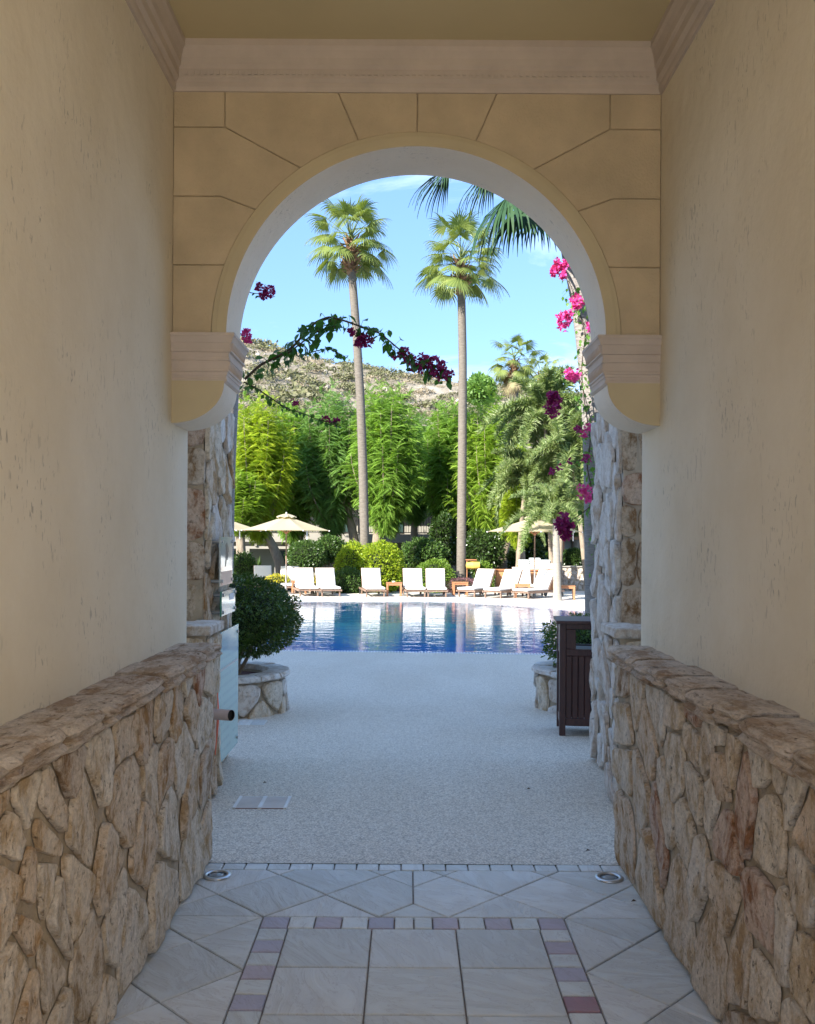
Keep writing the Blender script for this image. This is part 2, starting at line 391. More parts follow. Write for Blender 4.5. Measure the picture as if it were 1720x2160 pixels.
M['gratered'] = simple('grate_bed', (.22, .10, .085), .8)
M['orange'] = simple('orange_post', (.55, .22, .10), .6)
M['rooftile'] = simple('clay_roof', (.36, .17, .10), .8, .2, 8)
M['soil'] = simple('red_mulch', (.12, .035, .022), .95, .35, 25, .8)

def barkmat(name, a, b_, sc_=(3, 3, 22), bs=.8):
    m, n, b, o = newmat(name); v = coords(n, sc_); f = noise_(n, v, 2.0, 5, .6, .3); f2 = noise_(n, coords(n, (30, 30, 6)), 1, 4)
    c = ramp(n, f, [(.3, a), (.7, b_)]); c = mixc(n, mth(n, 'MULTIPLY', f2, .35), c, tuple(x * .5 for x in a))
    n.links.new(c, b.inputs['Base Color']); b.inputs['Roughness'].default_value = .9; nb = bump(n, b, f, bs, .02); bump(n, b, f2, .5, .008, nb); return m
M['palmtrunk'] = barkmat('palm_bark', (.12, .10, .078), (.23, .20, .16))
M['neartrunk'] = barkmat('near_palm_bark', (.22, .195, .175), (.36, .325, .29), (4, 4, 26), 1.0)
M['bark'] = barkmat('tree_bark', (.20, .155, .11), (.36, .29, .21), (5, 5, 2), .8)
M['smoothtrunk'] = barkmat('smooth_trunk', (.25, .225, .185), (.33, .30, .25), (1.5, 1.5, 9), .3)
M['boots'] = leafmat('leaf_bases', [(.14, .075, .045), (.26, .15, .085), (.34, .22, .13)], 0, .9)
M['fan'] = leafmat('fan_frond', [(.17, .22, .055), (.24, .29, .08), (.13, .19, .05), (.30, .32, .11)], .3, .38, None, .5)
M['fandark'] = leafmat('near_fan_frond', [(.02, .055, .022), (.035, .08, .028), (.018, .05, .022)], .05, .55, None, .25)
M['fandry'] = leafmat('dry_frond', [(.24, .19, .11), (.30, .25, .13), (.22, .23, .09)], .2, .7)
M['foxtail'] = leafmat('foxtail_frond', [(.17, .24, .075), (.26, .32, .12), (.12, .19, .06), (.32, .36, .17)], .3, .42)
M['leafY'] = leafmat('yellow_green_leaf', [(.20, .34, .03), (.38, .46, .035), (.27, .39, .035), (.50, .52, .05)], .42, .5, (.55, .60, (.13, .27, .04)))
M['leafG'] = leafmat('green_leaf', [(.15, .28, .045), (.23, .38, .06), (.17, .31, .05), (.31, .45, .08)], .4, .5)
M['leafB'] = leafmat('bluish_leaf', [(.13, .26, .065), (.20, .34, .085), (.15, .28, .07)], .38, .5)
M['leafL'] = leafmat('light_leaf', [(.19, .33, .045), (.30, .43, .055), (.23, .37, .045), (.36, .46, .07)], .42, .5)
M['bushY'] = leafmat('yellow_bush_leaf', [(.24, .34, .02), (.40, .46, .03), (.17, .28, .02), (.34, .42, .03)], .35, .4)
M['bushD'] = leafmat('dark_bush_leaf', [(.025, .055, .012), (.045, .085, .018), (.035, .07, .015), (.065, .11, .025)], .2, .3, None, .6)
M['topiary'] = leafmat('topiary_leaf', [(.04, .085, .016), (.075, .14, .024), (.05, .10, .018), (.15, .22, .045)], .2, .28, None, .6)  # lighter leaf tones stand in for highlights on the clipped bush
M['bushM'] = leafmat('mid_bush_leaf', [(.045, .10, .025), (.08, .15, .035), (.12, .19, .05)], .3, .35)
M['bushB'] = leafmat('bright_bush_leaf', [(.13, .23, .03), (.20, .30, .04), (.10, .19, .03)], .35, .4)
M['purple'] = leafmat('purple_cover_leaf', [(.16, .07, .09), (.24, .12, .14), (.12, .08, .07)], .2, .6)
M['yflower'] = leafmat('yellow_flower', [(.65, .52, .03), (.50, .45, .04), (.25, .32, .03)], .3, .6)
M['vine'] = leafmat('vine_leaf', [(.035, .10, .02), (.06, .15, .03), (.045, .12, .025)], .45, .4)
M['vineB'] = leafmat('bright_vine_leaf', [(.09, .22, .03), (.13, .28, .04), (.07, .17, .03)], .45, .4)
M['bract'] = leafmat('purple_bract', [(.26, .012, .12), (.34, .02, .17), (.20, .01, .10)], .35, .6)
M['bractP'] = leafmat('pink_bract', [(.62, .04, .28), (.70, .08, .36), (.52, .03, .24)], .35, .6)
M['stem'] = simple('stem', (.085, .055, .03), .8)
M['core'] = simple('dark_bush_core', (.018, .026, .010), 1, .3, 9)  # near-black bush filling, added to block see-through; stands for inner shade

def glassmat(name, a, lines=False):
    m, n, b, o = newmat(name); b.inputs['Roughness'].default_value = .06; b.inputs['Specular IOR Level'].default_value = .9
    if lines:
        v = coords(n, (1, 1, 1), 'pos'); sp = N(n, 'ShaderNodeSeparateXYZ'); n.links.new(v, sp.inputs[0])
        row = mth(n, 'MULTIPLY', sp.outputs[2], 17); fr = mth(n, 'FRACT', row); ln = mth(n, 'LESS_THAN', fr, .34)
        cell = N(n, 'ShaderNodeCombineXYZ'); n.links.new(mth(n, 'FLOOR', row), cell.inputs[2]); n.links.new(mth(n, 'MULTIPLY', sp.outputs[1], 42), cell.inputs[1])
        ns = noise_(n, cell.outputs[0], 1.0, 1); wd = mth(n, 'GREATER_THAN', ns, .47)
        ns2 = N(n, 'ShaderNodeCombineXYZ'); n.links.new(mth(n, 'FLOOR', mth(n, 'MULTIPLY', sp.outputs[2], 5)), ns2.inputs[2]); n.links.new(mth(n, 'MULTIPLY', sp.outputs[1], 4), ns2.inputs[1])
        bl = mth(n, 'GREATER_THAN', noise_(n, ns2.outputs[0], 1.3, 1), .44)
        f = mth(n, 'MULTIPLY', mth(n, 'MULTIPLY', ln, wd), bl)
        n.links.new(mixc(n, mth(n, 'MULTIPLY', f, .22), a, (.18, .27, .30)), b.inputs['Base Color'])
    else: b.inputs['Base Color'].default_value = (*a, 1)
    return m
M['panel'] = glassmat('frosted_glass_print', (.40, .60, .56), True)
M['panel_plain'] = glassmat('pale_glass', (.55, .57, .52))
M['glassedge'] = glassmat('green_glass_edge', (.03, .25, .17))
M['print'] = simple('print_black', (.03, .03, .035), .4)
M['printblue'] = simple('print_blue', (.35, .50, .65), .4)
M['printpeach'] = simple('print_peach', (.62, .42, .33), .4)

# ------------------------------------------------------------------ stone work
def clip(poly, nx, ny, d):
    """keep nx*x+ny*y<=d"""
    out_ = []
    for i in range(len(poly)):
        a = poly[i]; b = poly[(i + 1) % len(poly)]
        da = nx * a[0] + ny * a[1] - d; db = nx * b[0] + ny * b[1] - d
        if da <= 0: out_.append(a)
        if (da < 0 < db) or (db < 0 < da):
            t = da / (da - db); out_.append((a[0] + (b[0] - a[0]) * t, a[1] + (b[1] - a[1]) * t))
    return out_
def area(p): return .5 * sum(p[i][0] * p[(i + 1) % len(p)][1] - p[(i + 1) % len(p)][0] * p[i][1] for i in range(len(p)))
def cells(seeds, b, joint, ani=1.0):
    res = []
    for i, s in enumerate(seeds):
        p = [(b[0] + joint * .5, b[1] + joint * .5), (b[2] - joint * .5, b[1] + joint * .5), (b[2] - joint * .5, b[3] - joint * .5), (b[0] + joint * .5, b[3] - joint * .5)]
        for j, t in enumerate(seeds):
            if i == j: continue
            dx, dy = (t[0] - s[0]) * ani, (t[1] - s[1]) / ani
            l = math.hypot(dx, dy)
            if l < 1e-6 : continue
            # anisotropic metric bisector
            nx, ny = dx * ani / l, dy / ani / l
            mx_, my_ = (s[0] + t[0]) / 2, (s[1] + t[1]) / 2
            q = math.hypot(nx, ny)
            p = clip(p, nx, ny, nx * mx_ + ny * my_ - joint * .5 * q * (0.7 + .6 * ((i * 7 + j * 7) % 5) / 5))
            if len(p) < 3: break
        if len(p) >= 3 and abs(area(p)) > .0007: res.append(p)
    return res
def resample(p, n):
    per = [math.dist(p[i], p[(i + 1) % len(p)]) for i in range(len(p))]; T = sum(per); o_ = []
    i = 0; acc = 0
    for k in range(n):
        t = T * k / n
        while acc + per[i] < t: acc += per[i]; i += 1
        u = (t - acc) / max(per[i], 1e-9); a = p[i]; b = p[(i + 1) % len(p)]
        o_.append((a[0] + (b[0] - a[0]) * u, a[1] + (b[1] - a[1]) * u))
    return o_
def stone(poly, fr, mat, parent, depth=.03, n=18, rough=.5, name='stone', rings=((1.03, .2), (1.0, .82), (.985, .98), (.90, 1.0), (.64, 1.0), (.32, 1.0))):
    if area(poly) < 0: poly = poly[::-1]
    p = resample(poly, n); sz = math.sqrt(abs(area(poly)))
    for _ in range(1):
        p = [((p[i - 1][0] + 2 * p[i][0] + p[(i + 1) % n][0]) / 4, (p[i - 1][1] + 2 * p[i][1] + p[(i + 1) % n][1]) / 4) for i in range(n)]
    cx = sum(q[0] for q in p) / n; cy = sum(q[1] for q in p) / n; sd_ = rnd.uniform(0, 99)
    pp = []
    for q in p:
        k = 1 + rough * .10 * fbm(q[0] * 9 + sd_, q[1] * 9, sd_) - .01
        k = min(k, 1.05); pp.append((cx + (q[0] - cx) * k, cy + (q[1] - cy) * k))
    v = []; f = []
    tu, tv = rnd.uniform(-.10, .10) , rnd.uniform(-.10, .10)
    for (s, d) in rings:
        for q in pp:
            u_, v_ = cx + (q[0] - cx) * s, cy + (q[1] - cy) * s
            dd = depth * d
            if d > .5: dd += (.013 * rough * fbm(u_ * 14 + sd_, v_ * 7, 3) * (1.2 if s < .99 else .8) + tu * (u_ - cx) + tv * (v_ - cy)) * min(1, sz / .15)
            v.append(fr(u_, v_, dd))
    v.append(fr(cx, cy, depth * 1.03 + .006 * rnd.uniform(-1, 1)))
    K = len(rings)
    for r_ in range(K - 1):
        for i in range(n):
            j = (i + 1) % n; f.append((r_ * n + i, r_ * n + j, (r_ + 1) * n + j, (r_ + 1) * n + i))
    for i in range(n): f.append(((K - 1) * n + i, (K - 1) * n + (i + 1) % n, K * n))
    mb = MB(); mb.add(v, f); return mb.build(name, mat, parent, smooth=True, fixn=False)

# ------------------------------------------------------------------ ground & terrace
GS = .039
def gz(D): return 0.0 if D < 6.5 else -GS * (min(D, 15.6) - 6.5)
def struct(o): o['kind'] = 'structure'; return o
YS = -1.35; XW = 1.13; XL = .97; ZA0 = 4.30; ZA1 = 4.62; ZE = 4.47; HC = 1.035
g = MB(); g.add([(-900, -300, -2.2), (900, -300, -2.2), (900, 1500, -2.2), (-900, 1500, -2.2)], [(0, 1, 2, 3)]); struct(g.build('ground', M['grass']))
# pebble terrace, sloping to the pool
t = MB(); ds = [4.42, 6.5, 9, 12, 15.0]
PN = [(-14, 17.0), (-6, 16.3), (-3, 15.85), (-1, 15.7), (1, 15.55), (2.2, 15.35), (5, 14.7), (9, 13.6), (14, 12.0)]     # near pool edge
def interp(T, x):
    for i in range(len(T) - 1):
        if T[i][0] <= x <= T[i + 1][0]:
            k = (x - T[i][0]) / (T[i + 1][0] - T[i][0]); return T[i][1] + (T[i + 1][1] - T[i][1]) * k
    return T[0][1] if x < T[0][0] else T[-1][1]
xs = [-14 + i * .5 for i in range(57)]
rows = [4.42, 6.5, 8.5, 10.5, 12]
v = []; f = []
for x in xs:
    e = interp(PN, x) - .27
    for r_ in rows: v.append((x, min(r_, e), gz(min(r_, e))))
    v.append((x, e, gz(e)))
nr = len(rows) + 1
for i in range(len(xs) - 1):
    for j in range(nr - 1): f.append((i * nr + j, (i + 1) * nr + j, (i + 1) * nr + j + 1, i * nr + j + 1))
t.add(v, f); struct(t.build('terrace', M['pebble']))
t = MB(); t.add([(-30, -40, -.02), (30, -40, -.02), (30, YS, -.02), (-30, YS, -.02)], [(0, 1, 2, 3)]); struct(t.build('courtyard', M['deck']))
# gutter grating along the near pool edge
dr = thing('pool_gutter', (0, 15.5, -.36), 'white overflow grating along the near edge of the pool', 'grating')
mb = MB(); mb2 = MB(); mb3 = MB()
for i in range(len(xs) - 1):
    x0, x1 = xs[i], xs[i + 1]; a, b = interp(PN, x0), interp(PN, x1)
    za, zb = gz(a - .27), gz(b - .27)
    mb.add([(x0, a - .27, za - .05), (x1, b - .27, zb - .05), (x1, b, -.41), (x0, a, -.41)], [(0, 1, 2, 3)])
    mb3.add([(x0, a - .04, -.37), (x1, b - .04, -.37), (x1, b, -.385), (x0, a, -.385), (x0, a, -.5), (x1, b, -.5)], [(0, 1, 2, 3), (3, 2, 5, 4)])
    for q in range(10):
        xx = x0 + (x1 - x0) * (q + .2) / 10; yy = interp(PN, xx); z0_ = gz(yy - .27) - .002
        mb2.box((xx, yy - .265, z0_ - .02), (xx + .028, yy - .045, z0_))
mb.build('channel', M['shade'], dr); mb3.build('edge_tile', M['coping'], dr); mb2.build('grating_bar', M['grate'], dr, stuff=True)
# pool
PF = [(-14, 27.5), (-6, 28.6), (-3, 29.0), (1.5, 29.2), (3, 28.2), (4.5, 26.4), (6, 25.4), (9, 24.0), (14, 20)]
v = []; f = []; vw = []; fw = []
for x in xs:
    a, b = interp(PN, x), interp(PF, x)
    vw += [(x, a - .001, -.405), (x, b + .001, -.405)]
    v += [(x, a, -.42), (x, a, -1.75), (x, a + (b - a) * .35, -1.75), (x, b - 1.5, -1.15), (x, b, -1.1), (x, b, -.40)]
for i in range(len(xs) - 1):
    fw.append((i * 2, (i + 1) * 2, (i + 1) * 2 + 1, i * 2 + 1))
    for j in range(5): f.append((i * 6 + j, (i + 1) * 6 + j, (i + 1) * 6 + j + 1, i * 6 + j + 1))
struct(MB().add(v, f).build('pool_basin', M['mosaic'])); struct(MB().add(vw, fw).build('water', M['water']))
# far deck
v = []; f = []; v2 = []; f2 = []
for i, x in enumerate([-40] + xs + [40]):
    b = interp(PF, x)
    v2 += [(x, b, -.42), (x, b, -.352), (x, b + .42, -.352)]
    v += [(x, b + .42, -.36), (x, 33.2, -.36), (x, 33.25, -.36)]
for i in range(len(xs) + 1):
    for j in range(2): f2.append((i * 3 + j, (i + 1) * 3 + j, (i + 1) * 3 + j + 1, i * 3 + j + 1)); f.append((i * 3 + j, (i + 1) * 3 + j, (i + 1) * 3 + j + 1, i * 3 + j + 1))
struct(MB().add(v2, f2).build('pool_kerb', M['coping'])); struct(MB().add(v, f).build('pool_deck', M['deck']))
mb = MB(); mb.box((-40, 33.25, -1), (3.6, 40, -.22)); mb.box((3.6, 36.5, -1), (40, 40, -.22)); struct(mb.build('planting_bed', M['bed']))
mb = MB(); mb.box((3.6, 33.25, -1), (40, 36.5, -.358)); struct(mb.build('rear_paving', M['deck']))

# ------------------------------------------------------------------ floor tiles
fl = MB(); fl.box((-1.6, YS, -.3), (1.6, 4.42, -.012)); floor = fl.build('floor', M['grout']); struct(floor)
def tile(poly, mat, th=.012, joint=.003, name='tile'):
    if area(poly) < 0: poly = poly[::-1]
    q = poly
    n = len(poly)
    # inset by half joint
    p = list(poly)
    for i in range(n):
        a = poly[i]; b = poly[(i + 1) % n]; dx, dy = b[0] - a[0], b[1] - a[1]; l = math.hypot(dx, dy)
        if l < 1e-6: continue
        nx, ny = dy / l, -dx / l
        p = clip(p, nx, ny, nx * a[0] + ny * a[1] - joint)
        if len(p) < 3: return
    if abs(area(p)) < .0003: return
    cx = sum(a[0] for a in p) / len(p); cy = sum(a[1] for a in p) / len(p); h = rnd.uniform(-.0012, .0012)
    k = .0035; sz = math.sqrt(abs(area(p)))
    mb = MB(); m_ = len(p)
    v = [(a[0], a[1], -.012) for a in p] + [(a[0], a[1], -.003 + h) for a in p] + [(cx + (a[0] - cx) * (1 - k / sz * 2), cy + (a[1] - cy) * (1 - k / sz * 2), h) for a in p]
    f = []
    for r_ in range(2):
        for i in range(m_): f.append((r_ * m_ + i, r_ * m_ + (i + 1) % m_, (r_ + 1) * m_ + (i + 1) % m_, (r_ + 1) * m_ + i))
    f.append(tuple(range(2 * m_, 3 * m_))); mb.add(v, f); mb.build(name, mat, floor)
def rect(x0, y0, x1, y1): return [(x0, y0), (x1, y0), (x1, y1), (x0, y1)]
T_ = 1 / 3.0; YB = 3.80; YI = 3.688; XB = .614
y = YI
while y > 1.6:
    for i in range(3): tile(rect(-.5 + i * T_, y - T_, -.5 + (i + 1) * T_, y), M['tile'])
    y -= T_
k = 0; y = YI
while y > 1.6:
    for s in (-1, 1):
        pr = (k % 2 == 1); mt = M['tile_purple'] if pr else M['tile_small']
        if s == 1 and k == 5: mt = M['tile_rose']
        x0, x1 = (.5, XB) if s == 1 else (-XB, -.5)
        tile(rect(x0, y - .107, x1, y), mt, joint=.003)
    y -= .107; k += 1
bx_ = [-XB, -.474, -.340, -.204, -.067, .067 - .001, .163 - .0, .262, .395, .53, XB]
ex = [-.614, -.4745, -.342, -.205, -.069, .063, .160, .258, .392, .526, .662]
sc_k = 1.228 / (1262 - 447); bd = [447, 520, 590, 662, 733, 803, 855, 905, 975, 1045, 1117, 1190, 1262]
cl = 'PWPWPWWPWPWP'
for i in range(12): tile(rect(-XB + (bd[i] - 447) * sc_k, YI, -XB + (bd[i + 1] - 447) * sc_k, YB), M['tile_purple'] if cl[i] == 'P' else M['tile_small'], joint=.003)
# 45 degree field
dg = .4714; hd = dg / 2; YR = 4.335
for i in range(-8, 4):
    for j in range(-14, 5):
        cx = -XB + i * hd; cy = YB + j * hd
        if (i + j) % 2 == 0: continue
        dm = [(cx - hd, cy), (cx, cy - hd), (cx + hd, cy), (cx, cy + hd)]
        for (bx0, by0, bx1, by1) in ((-1.02, YB, 0, YR), (-1.02, 1.6, -XB, YB)):
            p = clip(dm, 1, 0, bx1); p = clip(p, -1, 0, -bx0) if len(p) > 2 else p
            p = clip(p, 0, 1, by1) if len(p) > 2 else p; p = clip(p, 0, -1, -by0) if len(p) > 2 else p
            if len(p) < 3 or abs(area(p)) < 1e-4: continue
            p2 = [(-a, b) for a, b in p]
            if bx1 == 0 and max(a[0] for a in p) > -1e-6 and min(a[1] for a in p) < YB + 1e-6 and max(a[1] for a in p) < 3.97:
                q = [a for a in p if a[0] < -1e-6]; q = sorted(set([(round(a, 5), round(b, 5)) for a, b in q] + [(round(-a, 5), round(b, 5)) for a, b in q] + [(round(a[0], 5), round(a[1], 5)) for a in p if a[0] > -1e-6]))
                c_ = (sum(a[0] for a in q) / len(q), sum(a[1] for a in q) / len(q))
                q.sort(key=lambda a: math.atan2(a[1] - c_[1], a[0] - c_[0])); q = [a for a in q if not (abs(a[0]) < 1e-6 and abs(a[1] - YB) < 1e-4)]
                tile(q, M['tile']); continue
            tile(p, M['tile']); tile(p2, M['tile'])
x = -1.0
while x < 1.0: tile(rect(x, YR, min(x + .105, 1.0), 4.42), M['tile_small'], joint=.003); x += .105

# uplights
for s, ph in ((-1, 'left'), (1, 'right')):
    u = thing('floor_uplight', (s * .897, 4.25, 0), 'round steel floor light set in the tiles beside the foot of the %s stone wall' % ph, 'floor light', 'steel lights set in the floor')
    MB().lathe([(.064, 0.0), (.066, .004), (.060, .008), (.045, .010), (.043, .004)], (s * .897, 4.25, 0), 28, cap=False).build('rim', M['steel'], u, smooth=True)
    MB().lathe([(.043, .0035), (.02, .006), (.001, .0065)], (s * .897, 4.25, 0), 28).build('lens', M['glassdark'], u, smooth=True)
# small drain grate
gx, gy = -.87, 5.42
gr = thing('floor_grate', (gx, gy, 0), 'white slotted drain grate in the pebble floor by the left wall', 'drain grate')
MB().box((gx - .15, gy - .118, -.002), (gx + .15, gy + .118, .003)).build('grate_bed', M['gratered'], gr)
mb = MB(); mb.box((gx - .155, gy - .12, .001), (gx - .137, gy + .12, .008)); mb.box((gx + .137, gy - .12, .001), (gx + .155, gy + .12, .008)); mb.box((gx - .011, gy - .12, .001), (gx + .011, gy + .12, .0082)); mb.build('frame', M['grate'], gr)
for i in range(11):
    yy = gy - .114 + i * .0215; MB().box((gx - .1375, yy, .001), (gx + .1375, yy + .0105, .0068)).build('bar', M['grate'], gr)
# pale paving slabs flush in the pebbles
for i, (px, py) in enumerate(((522, 1538), (551, 1534))):
    D = 8.0 - i * 0; cx, cy = CAMX + (px - 862) / F * 8.05, 8.05
    o = MB().cbox((cx - .058, cy - .11, gz(cy) - .02), (cx + .058, cy + .11, gz(cy) + .008), .003).build('paving_slab', M['tile_small'])
    tag(o, 'small pinkish paving slab flush in the pebbles, %s of the pair before the left planter' % ('left one', 'right one')[i], 'paving slab', 'small slabs before the left planter')
# leaf litter
for i, (px, py) in enumerate(((1240, 1795), (1337, 1902), (558, 1655), (1115, 1665))):
    D = EYE * F / (py - HOR); p = W(px, py, D); p.z = .006
    mb = MB(); mb.add([(p.x - .012, p.y, p.z), (p.x, p.y - .007, p.z + .004), (p.x + .014, p.y + .003, p.z + .001), (p.x, p.y + .008, p.z + .008)], [(0, 1, 2, 3)])
    tag(mb.build('fallen_leaf', M['stem']), ('dark dry leaf on the pebbles near the right wall', 'dark dry leaf on the tiles beside the right floor light', 'tiny dry leaf on the pebbles behind the drain grate', 'tiny dry leaf in the middle of the pebble floor')[i], 'leaf', 'dry leaves on the ground')

# ------------------------------------------------------------------ passage walls, ceiling, cornice
for s, nm in ((-1, 'left'), (1, 'right')):
    a, b = sorted((s * XW, s * 1.60))
    o = MB().box((a, YS, HC - .02), (b, ZA1, 3.9)).build('plaster_wall', M['wall'])
    tag(o, 'cream scratched plaster wall on the %s side of the passage' % nm, 'wall', 'plaster passage walls')
c = MB().box((-1.6, YS, 3.82), (1.6, ZA1 + .002, 4.28)).build('ceiling', M['ceiling']); struct(c)
cn = thing('ceiling_cornice', (0, 4.3, 3.7), 'pale moulded plaster cornice running under the ceiling', 'cornice')
prof = [(3.607, .012), (3.625, .018), (3.645, .018), (3.66, .034), (3.70, .034), (3.715, .046), (3.745, .050), (3.775, .060), (3.79, .070), (3.825, .070)]
v = []; f = []
path = [(-1, YS), (-1, 0), (1, 0), (1, YS)]
for z, p in prof:
    v += [(-(XW - p), YS, z), (-(XW - p), ZA0 - p, z), ((XW - p), ZA0 - p, z), ((XW - p), YS, z)]
for i in range(len(prof) - 1):
    for j in range(3): f.append((i * 4 + j, i * 4 + j + 1, (i + 1) * 4 + j + 1, (i + 1) * 4 + j))
v += [(-XW, YS, prof[0][0]), (-XW, ZA0, prof[0][0]), (XW, ZA0, prof[0][0]), (XW, YS, prof[0][0])]; q = len(prof) * 4
for j in range(3): f.append((q + j, q + j + 1, j + 1, j))
MB().add(v, f).build('moulding', M['cornice'], cn)
mb = MB()
for i in range(74):
    x = -1.07 + i * .029; mb.box((x, ZA0 - .040, 3.672), (x + .016, ZA0 - .033, 3.690))
mb.build('dentil', M['cornice'], cn, stuff=True)

# ------------------------------------------------------------------ horseshoe arch
CZ = EYE + (HOR - 711) * ZA0 / F; RI = .875
arch = thing('stone_arch', (0, ZA0, 2.07), 'ochre horseshoe arch of jointed blocks framing the pool view', 'arch')
TOP = 3.83
def fr_front(u, v_, d): return (u, ZA0 + .008 - d, v_)
def arcpts(r_, a0, a1, n): return [(r_ * math.cos(a0 + (a1 - a0) * i / n), CZ + r_ * math.sin(a0 + (a1 - a0) * i / n)) for i in range(n + 1)]
# body: strips from the ring out to the rectangle
NS = 64; v = []; f = []
for i in range(NS + 1):
    a = math.pi * i / NS; x, z = RI * math.cos(a), CZ + RI * math.sin(a)
    k = min((XW + .05) / max(abs(math.cos(a)), 1e-6), (TOP - CZ) / max(math.sin(a), 1e-6)); X, Z_ = k * math.cos(a), CZ + k * math.sin(a)
    for y in (ZA0 + .008, ZA1 - .004): v += [(x, y, z), (X, y, Z_)]
for i in range(NS):
    o_ = i * 4; p_ = o_ + 4
    f += [(o_, o_ + 1, p_ + 1, p_), (o_ + 3, o_ + 2, p_ + 2, p_ + 3)]
mbB = MB().add(v, f)
for s in (-1, 1):   # bits beside springing down to the corbel foot
    pass
mbB.build('mortar_backing', M['groove'], arch)
# soffit ring
v = []; f = []
for i in range(NS + 1):
    a = math.pi * i / NS
    for y in (ZA0 - .020, ZA0 + .03, ZA0 + .16, ZA1): v.append((RI * math.cos(a), y, CZ + RI * math.sin(a)))
for i in range(NS):
    for j in range(3): f.append((i * 4 + j, i * 4 + j + 1, (i + 1) * 4 + j + 1, (i + 1) * 4 + j))
MB().add(v, f).build('soffit', M['soffit'], arch, smooth=True)
# archivolt band, stepped
RO = .945
v = []; f = []; pf = [(RI, -.020), (RO - .024, -.020), (RO - .021, -.010), (RO, -.008), (RO, .012)]
for i in range(NS + 1):
    a = math.pi * i / NS
    for r_, y in pf: v.append((r_ * math.cos(a), ZA0 + y, CZ + r_ * math.sin(a)))
for i in range(NS):
    for j in range(4): f.append((i * 5 + j, (i + 1) * 5 + j, (i + 1) * 5 + j + 1, i * 5 + j + 1))
MB().add(v, f).build('archivolt', M['archivolt'], arch)
# blocks
def Pf(x, y): w_ = W(x, y, ZA0); return (w_.x, w_.z)
def mirror(p): return [(-a, b) for a, b in p][::-1]
def ang(p): return math.atan2(p[1] - CZ, p[0])
zt = 3.83; X0 = XW
jE = Pf(545, 446); jEk = Pf(465, 414); jA = Pf(636, 357); jAk = Pf(474, 268); jB = Pf(757, 298); jBt = Pf(714, 197); jF = Pf(475, 559)
jB_ang = math.atan2(jB[1] - CZ, jB[0]); RB = RO + .0005
def onr(a): return (RB * math.cos(a), CZ + RB * math.sin(a))
aF = ang((-math.sqrt(max(RB ** 2 - (jF[1] - CZ) ** 2, 0)), jF[1])); aE, aA, aB = ang(jE), ang(jA), ang(jB)
def arcb(a0, a1, n=8): return [onr(a0 + (a1 - a0) * i / n) for i in range(n + 1)]
zE, zA, zF = jEk[1], jAk[1], jF[1]
xbt = jB[0] + (jBt[0] - jB[0]) * (zt - jB[1]) / (jBt[1] - jB[1])
BL = [
    [(-X0, 2.485), (-X0, zF)] + arcb(aF, math.pi - .004),
    [(-X0, zF), (-X0, zE), (jEk[0], zE)] + arcb(aE, aF),
    [(-X0, zE), (-X0, zA), (jAk[0], zA)] + arcb(aA, aE) + [(jEk[0], zE)],
    [(-X0, zA), (-X0, zt), (jAk[0], zt), (jAk[0], zA)],
    [(jAk[0], zA), (jAk[0], zt), (xbt, zt)] + arcb(aB, aA),
    [(xbt, zt), (0, zt)] + arcb(math.pi / 2, aB)]
def shrink(poly, j):
    # polygon inset valid for mildly concave outlines
    if area(poly) < 0: poly = poly[::-1]
    n = len(poly); o_ = []
    for i in range(n):
        a, b, c_ = Vector(poly[i - 1]), Vector(poly[i]), Vector(poly[(i + 1) % n])
        d1 = (b - a).normalized(); d2 = (c_ - b).normalized(); n1 = Vector((-d1.y, d1.x)); n2 = Vector((-d2.y, d2.x))
        m_ = (n1 + n2); m_ = m_.normalized() if m_.length > 1e-6 else n1
        o_.append(tuple(b + m_ * (j / max(.35, m_.dot(n1)))))
    return o_
for s in (-1, 1):
    for p in BL:
        if s == 1: p = mirror(p)
        if s == 1: p = p
        q0 = shrink(p, .0020); q1 = shrink(p, .0050)
        n = len(q0); v = [fr_front(u, w_, 0) for u, w_ in q0] + [fr_front(u, w_, .0055) for u, w_ in q0] + [fr_front(u, w_, .009) for u, w_ in q1]
        f = []
        for r_ in range(2):
            for i in range(n): f.append((r_ * n + i, r_ * n + (i + 1) % n, (r_ + 1) * n + (i + 1) % n, (r_ + 1) * n + i))
        f.append(tuple(range(2 * n, 3 * n))); MB().add(v, f).build('block', M['block'], arch)
